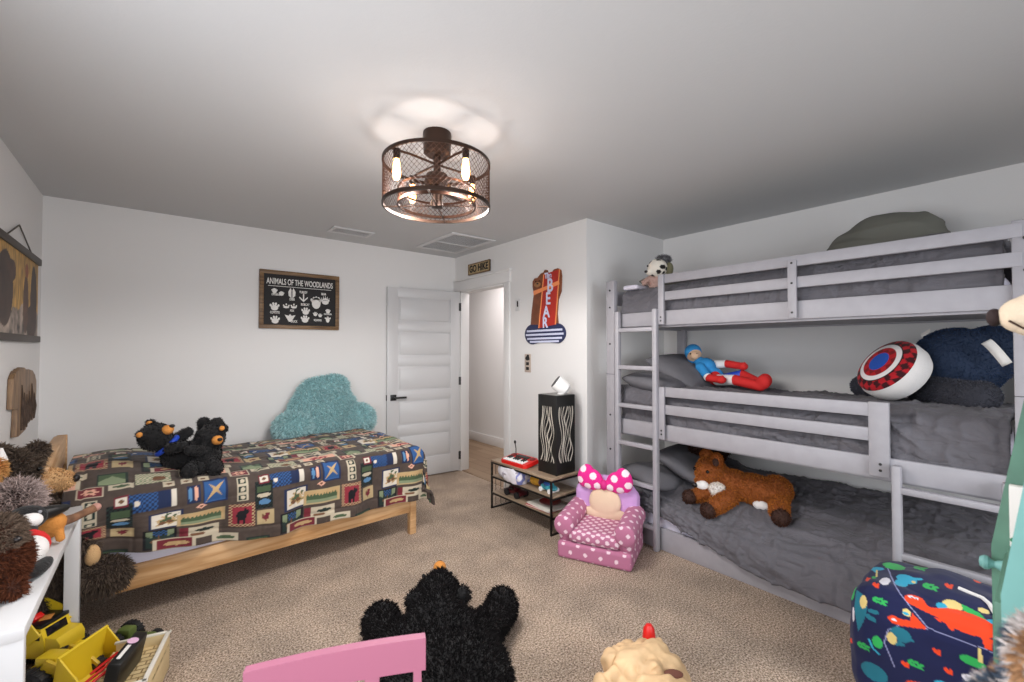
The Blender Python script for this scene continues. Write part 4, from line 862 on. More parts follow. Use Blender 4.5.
b = B(); th_ = .008
prof = [(.09, .07), (.13, .045), (.235, .075), (.235, .083), (.135, .058), (.10, .078), (.085, .14), (.105, .25), (.095, .255), (.075, .14)]
b.prism(prof, .24, Matrix.Translation((0, .12, 0)) @ rotm('X', 90), bev=.001)
for y in (-.12, .112): b.prism([(.08, .14), (.10, .06), (.135, .05), (.235, .08), (.20, .13), (.10, .25)], th_, Matrix.Translation((0, y+th_, 0)) @ rotm('X', 90), bev=.001)
b.done('bucket', M['yellow'], ld, world=False)
B().box((.06, -.1235, .10), (.04, .002, .015), .0005).box((-.06, -.051, .13), (.05, .003, .016), .0005).done('decal', M['chalk'], ld, world=False)
tt = thing('toy_tractor', 'small olive green toy tractor with dark wheels behind the yellow loader', 'toy truck', (-.075, 2.68, 0), CR)
B().box((.03, 0, .055), (.15, .05, .04), .012).box((-.02, 0, .085), (.06, .048, .04), .01).done('body', M['green'], tt, world=False)
for x, r_ in ((-.04, .05), (.075, .03)):
    for y in (-.05, .05): wheel(tt, (x, y, r_+.002), r_, .035, M['black'])
# open toy stable holding a black toy case
st_ = thing('toy_stable', 'open cream toy stable with plank floor and red rails on the carpet', 'toy', (-.075, 2.30, 0), R(-14))
B().box((.01, 0, .108), (.18, .30, .012), .002).done('plank_floor', planks('toy_planks', '#dcc79a', '#cfb787', '#8d754d', .05, .025), st_, world=False)
for c, s_ in (((.095, 0, .08), (.010, .31, .15)), ((.01, .152, .08), (.18, .010, .15)), ((.01, -.152, .08), (.18, .010, .15)), ((-.085, .0, .065), (.010, .31, .12))): B().box(c, s_, .003).done('wall', M['plank'], st_, world=False)
b = B(); b.box((.095, 0, .157), (.016, .325, .008), .002).box((.01, .155, .157), (.19, .014, .008), .002).box((.01, -.155, .157), (.19, .014, .008), .002); b.done('rim', M['cwhite'], st_, world=False)
for y in (.075, .02, -.04): B().tube([(-.125, y-.03, .115), (-.09, y, .132), (-.055, y+.02, .15)], .006, 8).done('rail', M['red'], st_, world=False)
tc_ = thing('toy_case', 'black toy case with a pink and white mark leaning in the stable', 'toy', (-.062, 2.255, .115), R(-22))
B().box((-.02, .0, .06), (.045, .20, .12), .008, rotm('Y', 12)).done('case', M['black'], tc_, world=False)
qm = Matrix.Translation((-.008, .03, .1225)) @ rotm('Y', 12); q2 = mat('pale_pink_print', '#e3b9d6', .6)
B().prism(circ(0, 0, .018, .018), .002, qm).done('pink_disc', q2, tc_, world=False); B().box((-.008, -.035, .1225), (.012, .08, .002), .0005, rotm('Y', 12)).done('white_mark', M['paper'], tc_, world=False)

# ---------------------------------------------------------------- pink child's chair at the front
pc = thing('childs_chair', 'pink wooden child chair with slatted back at the front of the room', 'chair', (.303, .972, -.0), R(-22))
# local x along the top rail, -y towards the camera (seat side)
for x in (-.185, .185):
    B().tube([(x, .10, 0), (x, .115, .30), (x, .132, .45), (x, .142, .60)], [.014, .016, .016, .0125], 4).done('rear_leg', M['pink'], pc, world=False)
    B().span((x-.015, -.20, 0), (x+.015, -.17, .30), .004).done('front_leg', M['pink'], pc, world=False)
B().box((0, -.03, .31), (.39, .34, .022), .008).done('seat', M['pink'], pc, world=False)
def rail(z0, z1, name, bow=.012):
    n = 22; P = []; xs = np.linspace(-.205, .205, n)
    yv = .128+bow*(1-(xs/.205)**2)
    b = B(); pts = [(x, y) for x, y in zip(xs, yv)] + [(x, y+.024) for x, y in zip(xs[::-1], yv[::-1])]
    b.prism(pts, z1-z0, Matrix.Translation((0, 0, z0))); return b.done(name, M['pink'], pc, world=False, ang=50)
rail(.565, .645, 'top_rail'); rail(.36, .39, 'lower_rail')
for x in (-.075, .0, .075): B().span((x-.018, .140, .38), (x+.018, .153, .58), .003).done('back_slat', M['pink'], pc, world=False)

# ---------------------------------------------------------------- black bear lying on the carpet
fb = thing('floor_bear', 'big black plush bear lying face down spread out on the carpet', 'stuffed toy', (.92, 1.55, 0))
ax = Vector((.48, .877, 0)); rt = Vector((.877, -.48, 0)); c0 = Vector((.86, 1.52, 0))
def L(a, r_, z): return c0+ax*a+rt*r_+Vector((0, 0, z))
fr = Matrix.Rotation(math.atan2(ax.y, ax.x), 4, 'Z')
b = B(); b.ell(L(-.05, .02, .12), (.36, .265, .13), fr); b.ell(L(.16, .01, .13), (.20, .225, .12), fr); b.ell(L(-.30, .02, .12), (.22, .26, .12), fr)
b.ell(L(.43, .01, .17), (.115, .108, .115), fr); b.cap(L(.25, 0, .14), L(.40, 0, .17), .14, .11); b.cap(L(.50, .01, .17), L(.575, .02, .19), .07, .05)
b.cap(L(.18, -.15, .12), L(.40, -.255, .09), .085, .075); b.ell(L(.435, -.255, .09), (.085, .08, .08)); b.cap(L(.16, .17, .12), L(.40, .305, .09), .085, .07); b.ell(L(.44, .325, .095), (.09, .075, .085), fr)
b.ell(L(.33, -.105, .235), .035); b.ell(L(.33, .125, .235), .035); b.cap(L(-.36, -.12, .11), L(-.56, -.17, .08), .10, .08); b.cap(L(-.36, .12, .11), L(-.56, .2, .08), .10, .08)
bd = b.blob('body', M['blackpl'], fb, voxel=.014, smooth=5, fn=lambda P, N_: np.stack([P[:, 0], P[:, 1], np.maximum(P[:, 2], .004)], 1))
fur(bd, 52000, .017, '#0d0c0d', '#1c191a', width=.0026, droop=.35, lean=.7, seed=21)
B().ell(L(.665, .022, .205), (.042, .034, .03), fr).done('muzzle', M['orange'], fb); B().ell(L(.70, .024, .215), (.012, .016, .012), fr).done('nose', M['nose'], fb)
eyes(fb, (L(.51, -.06, .245), L(.51, .075, .245)), .010)

# tan toy skull and red peg at the front edge
sk = thing('toy_skull', 'tan sculpted toy animal skull lying on the carpet at the front edge', 'toy', (1.42, .93, 0))
b = B(); S0 = Vector((1.425, .985, 0))
R2 = Vector((.776, -.63, 0)); D2 = Vector((.63, .776, 0))
def K(x, d, z): return S0+R2*x*1.25+D2*d*1.2+Vector((0, 0, z*1.12))
fk = Matrix.Rotation(R(-39.1), 4, 'Z')
b.ell(K(.03, .04, .09), (.15, .14, .115), fk); b.ell(K(.05, -.07, .09), (.12, .12, .10), fk); b.cap(K(-.03, .02, .135), K(-.112, .0, .125), .022, .02); b.ell(K(-.118, -.005, .12), (.032, .03, .028)); b.cap(K(-.118, -.005, .10), K(-.13, -.03, .03), .03, .03); b.ell(K(-.165, -.06, .05), (.04, .05, .04), fk); b.cap(K(.05, -.1, .08), K(.04, -.22, .06), .07, .05)
b.cap(K(-.07, .07, .13), K(.0, .12, .13), .04, .035)
def skfn(P, N_):
    h = np.abs(vnoise(P*np.array([1, 1, .6]), 16, 4)); g = np.sin(P @ np.array([110, 70, 20.])+7*vnoise(P, 7, 9))
    Q = P+N_*(.030*h+.0025*g+.012*np.abs(vnoise(P*np.array([1, 1, .5]), 34, 12)))[:, None]; e = Q-np.array(K(.088, -.025, .185)); k = np.exp(-(e**2).sum(1)/.035**2); Q -= N_*(.030*k)[:, None]; Q[:, 2] = np.maximum(Q[:, 2], .002); return Q
b.blob('skull', M['bone'], sk, voxel=.006, smooth=4, fn=skfn)
B().ell(K(.088, -.025, .165), (.036, .022, .010), fk).done('eye_socket', mat('socket_brown', '#6a4034', .8), sk); B().ell(K(-.055, -.06, .125), (.03, .02, .016), fk).done('brow_fold', mat('fold_brown', '#8d6a4a', .8), sk)
pg = thing('toy_peg', 'glossy red rounded peg standing behind the tan skull', 'toy', (1.604, 1.07, 0))
B().lathe([(0, .0), (.032, 0), (.034, .03), (.028, .13), (.026, .19), (.022, .22), (.012, .235), (0, .238)], (1.604, 1.07, 0), 24).done('peg', M['red'], pg); B().lathe([(0, 0), (.036, 0), (.036, .012), (0, .014)], (1.604, 1.07, 0), 24).done('peg_base', M['red'], pg)
# ---------------------------------------------------------------- black metal shelf by the door and what it carries
sh = thing('shelf_unit', 'low black metal shelf unit with three greyed wood shelves by the doorway', 'shelf', (2.43, 2.71, 0))
sx0, sx1, sy0, sy1, sH = 2.27, 2.59, 2.335, 3.085, .42; tb2 = .014
for x in (sx0, sx1-tb2):
    for y in (sy0, sy1-tb2): B().span((x, y, 0), (x+tb2, y+tb2, sH-.018), .001).done('leg', M['blackm'], sh)
for i, z in enumerate((sH, .285, .145)):
    B().span((sx0+(0 if i == 0 else .006), sy0+(0 if i == 0 else .006), z-.016), (sx1-(0 if i == 0 else .006), sy1-(0 if i == 0 else .006), z), .002).done('shelf_board', M['shelfw'], sh)
    for x in (sx0-.001, sx1-tb2+.001): B().span((x, sy0, z-.030 if i == 0 else z-.017), (x+tb2, sy1, z-.016 if i == 0 else z-.003), .001).done('edge_rail', M['blackm'], sh)
    for y in (sy0-.001, sy1-tb2+.001): B().span((sx0, y, z-.030), (sx1, y+tb2, z-.017), .001).done('edge_rail', M['blackm'], sh)
for y in (sy0, sy1-tb2): B().span((sx0, y, .0), (sx1, y+tb2, .012), .001).done('foot_rail', M['blackm'], sh)
# wire grid at the far end
for k in range(5): B().cyl((sx0+.05+.055*k, sy1-.006, .02), (sx0+.05+.055*k, sy1-.006, sH-.02), .0022, seg=6).done('side_wire', M['blackm'], sh)
# red toy keyboard with microphone
kb = thing('toy_keyboard', 'red toy keyboard with white keys and a small microphone on the shelf top', 'toy', (2.37, 2.815, sH+.012), rot=(R(9), 0, R(-90+2)))
B().prism([(-.135, -.085), (.135, -.085), (.155, -.06), (.155, .07), (.12, .095), (-.12, .095), (-.155, .07), (-.155, -.06)], .032, None, bev=.008).done('case', M['red'], kb, world=False)
for k in range(10): B().box((-.108+.024*k, -.042, .036), (.0215, .07, .008), .002).done('white_key', M['gwhite'], kb, world=False)
for k in (0, 1, 3, 4, 5, 7, 8): B().box((-.096+.024*k, -.022, .043), (.012, .042, .010), .002).done('black_key', M['black'], kb, world=False)
B().box((0, .045, .035), (.15, .045, .006), .003).done('control_panel', M['black'], kb, world=False)
for x in (-.115, .115): B().cyl((x, .045, .03), (x, .045, .037), .026).done('speaker', mat('speaker_grille_red', '#7d1512', .6), kb, world=False)
mc = B().tube([(-.13, .08, .03), (-.128, .085, .07), (-.118, .075, .12)], .004, 8).done('microphone_stalk', M['black'], kb, world=False); B().ell((-.116, .073, .135), (.010, .010, .016)).done('microphone', M['black'], mc, world=False)
# square black lamp with wavy cut-outs
lw = .205; lx, ly = 2.458, 2.468
lp = thing('table_lamp', 'black square tower lamp with wavy cut-outs at the end of the shelf', 'lamp', (lx, ly, sH)); lh = .605
B().box((0, 0, lh/2), (lw, lw, lh), .003).done('shade', mat('black_lamp_shade', '#131211', .55), lp, world=False)
cut = mat('cutout_pale', '#c9c2b6', .7)
for face in range(4):
    mt = Matrix.Rotation(R(90*face), 4, 'Z') @ Matrix.Translation((0, -lw/2, 0)) @ rotm('X', 90)
    for k in range(7):
        x0 = -.060+.020*k; zs_ = np.linspace(.09, lh-.085, 46); ph_ = 1.3*k+face*.7
        xs = x0+.015*np.sin(zs_*24+.45*k+face*.9+1.2*np.sin(zs_*7+k)); wd = .0014+.0032*(.5+.5*np.sin(zs_*17+k*2.1)); wd[0] = wd[-1] = .0004
        b = B(); b.prism([(x-q, z) for x, z, q in zip(xs, zs_, wd)]+[(x+q, z) for x, z, q in zip(xs[::-1], zs_[::-1], wd[::-1])], .0012, mt); b.done('wavy_cutout', cut, lp, world=False)
B().box((0, 0, lh+.0015), (lw-.03, lw-.03, .003), .001).done('top_plate', M['mesh'], lp, world=False)
# white gadget on the lamp
gd = thing('wireless_camera', 'small white rounded gadget with dark face tilted on top of the black lamp', 'gadget', (lx+.01, ly-.02, sH+lh))
gm = Matrix.Translation((lx+.025, ly-.025, sH+lh+.068)) @ Matrix.Diagonal((1.12, 1.12, 1.12, 1)) @ Matrix.Rotation(R(-39.1), 4, 'Z') @ rotm('Y', -52)
B().lathe([(0, -.062), (.030, -.060), (.048, -.045), (.053, -.015), (.053, .040), (.050, .046), (0, .046)], mt=gm).done('housing', M['gwhite'], gd)
B().lathe([(0, .046), (.047, .046), (.046, .050), (0, .051)], mt=gm).done('dark_face', M['black'], gd)
B().cyl((lx+.02, ly-.03, sH+lh+.002), (lx+.005, ly-.015, sH+lh+.03), .014, .010).cyl((lx+.02, ly-.03, sH+lh+.002), (lx+.02, ly-.03, sH+lh+.008), .03).done('stand', M['gwhite'], gd)
# rolled white blanket, amber jar, blue toy car, dark truck, books
rb = B()
rb.tube([(2.34, 2.995, .345), (2.325, 2.92, .348), (2.315, 2.84, .342), (2.31, 2.76, .338), (2.32, 2.70, .338)], [.048, .06, .065, .065, .052], 20); rb.tube([(2.40, 2.98, .33), (2.41, 2.85, .335), (2.40, 2.72, .33)], [.035, .045, .04], 16)
def wrinkle(P, N_): Q = P+N_*((1-np.abs(vnoise(P*np.array([1.6, .7, 1.6]), 22, 3)))*.012+fbm(P, 18, 5, 2)*.006)[:, None]; Q[:, 2] = np.maximum(Q[:, 2], .2865); return Q
bo = rb.blob('rolled_blanket', PAINT, None, voxel=.006, smooth=3, fn=wrinkle); pp = co(bo.data); nz = fbm(pp, 26, 8, 2)
cc = np.tile(np.array(lin('#dedbe2')), (len(pp), 1)); cc[nz > .55] = lin('#a9a2b0'); k_ = (pp[:, 1] < 2.72); cc[k_ & (nz > -.1)] = lin('#7f86c2'); setcol(bo.data, cc)
tag(bo, 'rolled white blanket with grey and blue print on the middle shelf', 'blanket')
am = thing('amber_jar', 'amber plastic jar with dark end lying beside the rolled blanket', 'jar', (2.39, 2.60, .285))
B().lathe([(0, 0), (.036, .002), (.040, .02), (.038, .08), (.028, .10), (.0, .10)], mt=Matrix.Translation((2.385, 2.665, .327)) @ rotm('X', 90)).done('jar_body', M['amber'], am); B().cyl((2.385, 2.568, .327), (2.385, 2.548, .327), .030, .028).done('lid', mat('purple_lid', '#4a3350', .5), am)
ca = thing('toy_car', 'shiny blue and green toy car at the right end of the middle shelf', 'toy car', (2.355, 2.44, .285))
b = B(); b.ell((2.36, 2.45, .318), (.045, .085, .025)); b.ell((2.36, 2.455, .342), (.036, .045, .026)); b.blob('car_body', M['aqua'], ca, voxel=.006, smooth=2)
for y in (2.405, 2.50): B().cyl((2.312, y, .303), (2.408, y, .303), .018).done('wheel', M['gwhite'], ca)
B().ell((2.335, 2.452, .348), (.018, .034, .016)).done('car_window', mat('car_window_blue', '#31559a', .2), ca)
tr = thing('toy_truck', 'dark red and black toy pickup truck on the bottom shelf', 'toy truck', (2.37, 2.86, .145))
B().box((2.37, 2.86, .183), (.085, .20, .03), .008).box((2.37, 2.875, .21), (.075, .085, .035), .012).done('truck_body', mat('dark_red_paint', '#4a1418', .3), tr)
b = B().box((2.326, 2.955, .182), (.07*.2, .03, .022), .003); b.box((2.37, 2.962, .178), (.08, .008, .024), .003); b.done('bumper', mat('chrome', '#c9c9c9', .2, metal=.9), tr)
for x in (2.325, 2.415):
    for y in (2.795, 2.925): B().cyl((x-.014, y, .172), (x+.014, y, .172), .027).done('wheel', M['tyre'], tr)
B().box((2.327, 2.875, .212), (.003, .06, .018), .001).box((2.413, 2.875, .212), (.003, .06, .018), .001).done('truck_window', M['glassb'], tr)
for k, (cl_, lab, y, z, rz) in enumerate((('#b23030', 'red picture book at the bottom of the small pile on the lowest shelf', 2.52, .150, 3), ('#d9d6cc', 'white picture book lying on the red book on the lowest shelf', 2.51, .160, -4))):
    t = thing('picture_book', lab, 'book', (2.40, y, z-.005), R(rz), group='books on the lowest shelf')
    B().box((0, 0, .0008), (.21, .27, .0015), .0005).box((0, 0, .0092), (.21, .27, .0015), .0005).box((.104, 0, .005), (.003, .27, .009), .001).done('cover', mat('book_cover_'+('red', 'white')[k], cl_, .5), t, world=False); B().box((-.002, 0, .005), (.20, .26, .007), 0).done('pages', M['paper'], t, world=False)
t = thing('toy_plate', 'dark red toy dish on top of the white book', 'toy', (2.42, 2.50, .1655)); B().lathe([(0, 0), (.05, .001), (.085, .018), (.088, .020), (.05, .006), (0, .005)], (2.42, 2.50, .166), 28).done('dish', mat('dish_red', '#7a1b1e', .35), t)

# ---------------------------------------------------------------- pink child's armchair with dotted bow
ac = thing('childs_armchair', 'small pink polka-dot foam armchair with lilac back and bright pink bow', 'armchair', (2.39, 1.96, 0), R(-65.5))
def dots(p, s=.062, r=.0135):
    d = np.zeros(len(p), bool)
    for a, b_ in ((0, 2), (0, 1), (1, 2)):
        i = p[:, a]/s; j = p[:, b_]/s; 
        for o in (0, .5): 
            u = (i+o) % 1-.5; v = (j+o) % 1-.5; k = (u*u+v*v) < (r/s)**2
            c = {(0, 2): 1, (0, 1): 2, (1, 2): 0}[(a, b_)]; yield c, k
def dotted(o, base, dot, s=.062, r=.0135):
    me = o.data; P = co(me); N_ = np.abs(normals(me)); ax_ = N_.argmax(1); C = np.tile(np.array(lin(base)), (len(P), 1))
    for c, k in dots(P, s, r): C[k & (ax_ == c)] = lin(dot)
    setcol(me, C)
b = B(); b.box((0, -.02, .055), (.49, .42, .11), .02); o = b.blob('base_cushion', PAINT, ac, voxel=.0045, smooth=4, world=False); dotted(o, '#b4708f', '#ead0dc', .10, .0125)
b = B(); b.box((0, -.03, .155), (.34, .40, .085), .03); o = b.blob('seat_cushion', PAINT, ac, voxel=.0045, smooth=5, world=False); dotted(o, '#b4708f', '#ead0dc')
for x in (-.20, .20):
    b = B(); b.box((x, -.02, .15), (.10, .38, .12), .04); b.cyl((x, -.22, .215), (x, .14, .235), .068, .070, 28); b.ell((x, -.22, .215), (.068, .02, .068))
    o = b.blob('arm', PAINT, ac, voxel=.0045, smooth=6, world=False); dotted(o, '#b4708f', '#ead0dc', .09, .0125)
b = B(); b.box((0, .14, .22), (.46, .10, .36), .045); b.ell((0, .14, .37), (.215, .06, .11)); o = b.blob('backrest', M['lilac'], ac, voxel=.006, smooth=6, world=False)
b = B(); b.ell((0, .080, .305), (.115, .035, .11)); b.ell((0, .085, .225), (.16, .030, .05)); o = b.blob('back_panel', M['creamc'], ac, voxel=.005, smooth=5, world=False)
bw = []
for s in (-1, 1):
    b = B(); b.ell((s*.095, .075, .455), (.085, .04, .075), rotm('Y', -s*18)); b.ell((s*.135, .075, .475), (.06, .04, .085), rotm('Y', -s*14)); b.ell((s*.04, .07, .43), (.045, .03, .04))
    o = b.blob('bow_loop', PAINT, ac, voxel=.0045, smooth=3, world=False); P = co(o.data); C = np.tile(np.array(lin('#e0288c')), (len(P), 1))
    for cx, cz in ((s*.075, .485), (s*.15, .53), (s*.115, .41), (s*.17, .45), (s*.045, .42)): C[((P[:, 0]-cx)**2+(P[:, 2]-cz)**2) < .024**2] = lin('#f3dfe9')
    setcol(o.data, C)
B().ell((0, .055, .43), (.026, .03, .036)).done('bow_knot', mat('bow_pink', '#d02480', .7), ac, world=False)

# ---------------------------------------------------------------- soft toys on the bunk bed
# spotted plush on the top tier
t = thing('spotted_plush', 'white plush with black spots and grey tuft at the corner of the top tier', 'stuffed toy', (2.90, 1.87, 1.84))
b = B(); b.ell((2.90, 1.845, 1.985), (.075, .075, .07)); b.ell((2.85, 1.875, 1.955), (.03, .03, .028)); bd = b.blob('head', PAINT, t, voxel=.006, smooth=3); P = co(bd.data); rg = np.random.default_rng(4)
C = np.tile(np.array(lin('#e2dcd0')), (len(P), 1)); 
for c in P[rg.choice(len(P), 44, replace=False)]: C[((P-c)**2).sum(1) < (.010+.008*rg.random())**2] = lin('#1a1616')
setcol(bd.data, C)
b = B(); b.ell((2.91, 1.86, 1.88), (.055, .06, .06)); b.cap((2.87, 1.88, 1.91), (2.83, 1.91, 1.88), .022, .02); o = b.blob('body', mat('rosy_beige_plush', '#c9aaa0', .95), t, voxel=.007, smooth=4); fur(o, 2500, .007, '#bfa399', width=.002, seed=31)
b = B().ell((2.94, 1.82, 2.05), (.045, .05, .022)); o = b.blob('hair_tuft', M['grey'], t, voxel=.008, smooth=2); fur(o, 1800, .016, '#6d6c70', width=.0022, seed=32, droop=.1)
B().ell((2.945, 1.775, 1.975), (.03, .03, .05)).done('ear', mat('olive_ear', '#6d6a52', .95), t); B().ell((2.86, 1.845, 1.965), (.012, .014, .012)).done('red_tag', M['redpl'], t); B().ell((2.822, 1.89, 1.958), (.010, .014, .010)).done('nose', M['nose'], t); eyes(t, ((2.835, 1.885, 2.0), (2.84, 1.82, 2.0)), .007)
# cloth doll reclining on the pillow: feet to the right
t = thing('cloth_doll', 'reclining cloth doll in blue top and cap with red gloves and boots', 'doll', (3.30, 1.55, 1.10))
def sk_(name, m, fn, v=.006, sm=4): b = B(); fn(b); return b.blob(name, m, t, voxel=v, smooth=sm)
H0 = Vector((3.27, 1.765, 1.345))
sk_('head', M['skin'], lambda b: (b.ell(H0, (.058, .058, .064)), b.ell(H0+Vector((-.042, -.028, -.012)), (.036, .036, .034))))
sk_('cap', M['bluepl'], lambda b: (b.ell(H0+Vector((.006, .008, .010)), (.064, .064, .066)), b.ell(H0+Vector((.02, .01, -.03)), (.05, .05, .05))))
sk_('torso', M['bluepl'], lambda b: (b.ell((3.29, 1.68, 1.245), (.07, .075, .07)), b.ell((3.30, 1.62, 1.18), (.065, .07, .06)), b.cap((3.28, 1.74, 1.30), (3.29, 1.69, 1.25), .035, .05)))
sk_('chest_band', M['redpl'], lambda b: (b.ell((3.292, 1.60, 1.165), (.071, .05, .06)),))
for k, (a_, b2, c_) in enumerate(((Vector((3.21, 1.68, 1.245)), Vector((3.17, 1.60, 1.17)), Vector((3.16, 1.50, 1.16))), (Vector((3.35, 1.66, 1.26)), Vector((3.35, 1.55, 1.27)), Vector((3.33, 1.42, 1.255))))):
    m_ = a_.lerp(b2, .9)
    sk_('sleeve', M['bluepl'] if k == 0 else M['wplush'], lambda b: b.cap(a_, m_, .036, .03)); sk_('forearm', M['wplush'], lambda b: b.cap(m_, b2, .031, .03)); sk_('glove', M['redpl'], lambda b: (b.cap(b2, c_, .03, .026), b.ell(c_, (.032, .036, .03)), b.cap(c_, c_+Vector((-.02, -.02, .025)), .012, .010)))
for k, (a_, b2, c_) in enumerate(((Vector((3.26, 1.57, 1.15)), Vector((3.22, 1.43, 1.16)), Vector((3.22, 1.26, 1.125))), (Vector((3.34, 1.57, 1.15)), Vector((3.36, 1.44, 1.19)), Vector((3.33, 1.29, 1.13))))):
    sk_('leg', M['wplush'] if k == 0 else M['royal'], lambda b: b.cap(a_, b2, .042, .038)); sk_('boot', M['redpl'], lambda b: (b.cap(b2, c_, .038, .034), b.ell(c_+Vector((0, -.02, .03)), (.036, .045, .05))))
eyes(t, (H0+Vector((-.072, -.014, .0)), H0+Vector((-.054, -.053, .0))), .006); B().cap(H0+Vector((-.068, -.038, -.025)), H0+Vector((-.058, -.052, -.024)), .003, .003).done('mouth', M['redpl'], t)
# round striped cushion leaning on the navy plush
t = thing('round_cushion', 'round cushion with red plaid and white rings and blue centre on the middle tier', 'cushion', (3.10, .58, 1.08))
sn = Vector((-.62, .55, .56)).normalized(); sm_ = Matrix.Translation((3.20, .55, 1.255)) @ Vector((0, 0, 1)).rotation_difference(sn).to_matrix().to_4x4()
nr, na = 60, 120; rr_ = np.linspace(.001, 1, nr); aa = np.linspace(0, 2*math.pi, na, endpoint=False); RR, AA = np.meshgrid(rr_, aa, indexing='ij'); Rd = .166
zt_ = .05*np.sqrt(np.clip(1-RR**2.4, 0, 1)); 
def disc(name, sgn, colfn, par, off):
    P = np.stack([RR*Rd*np.cos(AA), RR*Rd*np.sin(AA), sgn*zt_+off], -1); P2 = np.concatenate([P, P[:, :1]], 1).reshape(-1, 3); Mx = np.array(sm_); P2 = P2 @ Mx[:3, :3].T + Mx[:3, 3]
    return gridmesh(name, P2.reshape(nr, na+1, 3)[:, ::(1 if sgn > 0 else -1)], PAINT, par, colors=colfn(np.concatenate([RR, RR[:, :1]], 1).ravel(), np.concatenate([AA, AA[:, :1]], 1).ravel()))
def ringcol(r, a):
    x, y = r*np.cos(a), r*np.sin(a); C = np.tile(np.array(lin('#e6e2e2')), (len(r), 1)); ch = (np.floor(x*5.5)+np.floor(y*5.5)) % 2
    pl_ = np.where(ch[:, None] > 0, np.array(lin('#b01722'))[None], np.array(lin('#3a0d14'))[None]); k = r > .74; C[k] = pl_[k]; k = (r < .56); C[k] = lin('#b5161f'); k = k & (ch > 0) & (r > .36); C[k] = lin('#7c0f18'); C[r < .34] = lin('#1d4fae'); C[(np.abs(r-.74) < .012)] = lin('#1a1012'); return C
disc('front_panel', 1, ringcol, t, .055)
b = B(); b.lathe([(Rd*.99, .056), (Rd*1.05, .03), (Rd*1.03, -.02), (Rd*.93, -.055), (Rd*.6, -.08), (.0, -.09)], seg=64, mt=sm_, cap=False); b.done('white_side', M['wplush'], t)
b = B(); b.prism([(.16, -.12), (.185, -.12), (.19, -.17), (.165, -.165)], .002, sm_ @ Matrix.Translation((0, -.05, .0))); b.done('care_tag', M['paper'], t)
# large navy plush at the right end
t = thing('navy_plush', 'large dark navy plush backrest with grey arms at the right end of the middle tier', 'stuffed toy', (3.40, .3, 1.08))
b = B(); b.ell((3.46, .33, 1.30), (.17, .20, .20)); b.ell((3.52, .20, 1.36), (.16, .13, .15)); b.ell((3.45, .45, 1.22), (.12, .12, .13)); o = b.blob('body', mat('navy_plush_base', '#26344c', .95, bump=.4, bscale=60), t, voxel=.012, smooth=5); fur(o, 12000, .006, '#26354d', '#37496a', width=.003, seed=41)
b = B(); b.cap((3.36, .46, 1.155), (3.14, .24, 1.14), .078, .082); b.ell((3.16, .22, 1.15), (.09, .075, .075)); o = b.blob('arm', mat('charcoal_plush_base', '#34353d', .95), t, voxel=.010, smooth=5); fur(o, 6000, .006, '#474851', width=.0026, seed=42)
b = B(); b.cap((3.48, .62, 1.16), (3.42, .74, 1.15), .06, .065); o = b.blob('arm', mat('charcoal_plush_base2', '#34353d', .95), t, voxel=.010, smooth=5); fur(o, 3000, .006, '#474851', width=.0026, seed=43)
zz_ = np.linspace(0, 1, 12); Pq = np.stack([np.stack([3.235-.02*np.sin(zz_*2.6)+.03*zz_, .205-.07*zz_+w_*.85, 1.42-.115*zz_**1.25-w_*.6], -1) for w_ in (-.02, .02)], 1); gridmesh('fabric_label', Pq, M['paper'], t, thick=.001)
# brown deer-like plush on the bottom tier
t = thing('deer_plush', 'russet brown deer plush with white chest lying on the bottom tier', 'stuffed toy', (3.05, 1.3, .42))
b = B(); b.ell((3.00, 1.50, .53), (.105, .10, .10)); b.cap((2.97, 1.51, .50), (2.91, 1.525, .47), .055, .04); b.cap((3.02, 1.47, .49), (3.05, 1.36, .47), .08, .09); b.ell((3.07, 1.25, .455), (.11, .17, .095)); b.ell((3.12, 1.13, .47), (.095, .09, .09))
b.cap((2.97, 1.42, .42), (2.86, 1.53, .385), .05, .045); b.cap((2.94, 1.34, .41), (2.80, 1.385, .36), .055, .05); b.cap((3.05, 1.09, .42), (2.90, 1.035, .40), .055, .05)
o = b.blob('body', mat('russet_base', '#8a4b20', .95), t, voxel=.010, smooth=4); fur(o, 17000, .010, '#96531f', '#b06c31', width=.0026, droop=.3, seed=51)
for c in ((2.825, 1.56, .375), (2.765, 1.40, .345), (2.865, 1.015, .39)): o = B().ell(c, (.05, .048, .048)).blob('paw', M['brownpl'], t, voxel=.008, smooth=3); fur(o, 900, .008, '#3d251b', width=.0024, seed=52)
for c, r_ in (((3.06, 1.56, .62), (.035, .045, .045)), ((2.955, 1.435, .625), (.035, .04, .05))): o = B().ell(c, r_).blob('ear', mat('russet_ear', '#9c5726', .95, bump=.5, bscale=120), t, voxel=.006, smooth=2); fur(o, 900, .008, '#96531f', width=.0024, seed=53)
B().ell((2.925, 1.43, .62), (.012, .022, .028)).done('inner_ear', M['brownpl'], t)
o = B().ell((2.895, 1.51, .455), (.038, .045, .036)).blob('muzzle', M['wplush'], t, voxel=.006, smooth=2); B().ell((2.862, 1.545, .455), (.016, .022, .015)).done('nose', M['nose'], t); eyes(t, ((2.905, 1.475, .55), (2.93, 1.58, .545)), .012)
o = B().ell((2.925, 1.42, .43), (.045, .06, .055)).blob('chest_patch', M['wplush'], t, voxel=.007, smooth=3); fur(o, 1500, .009, '#ded4c8', width=.0024, seed=54); B().ell((2.985, 1.17, .39), (.03, .05, .03)).done('belly_patch', M['wplush'], t)
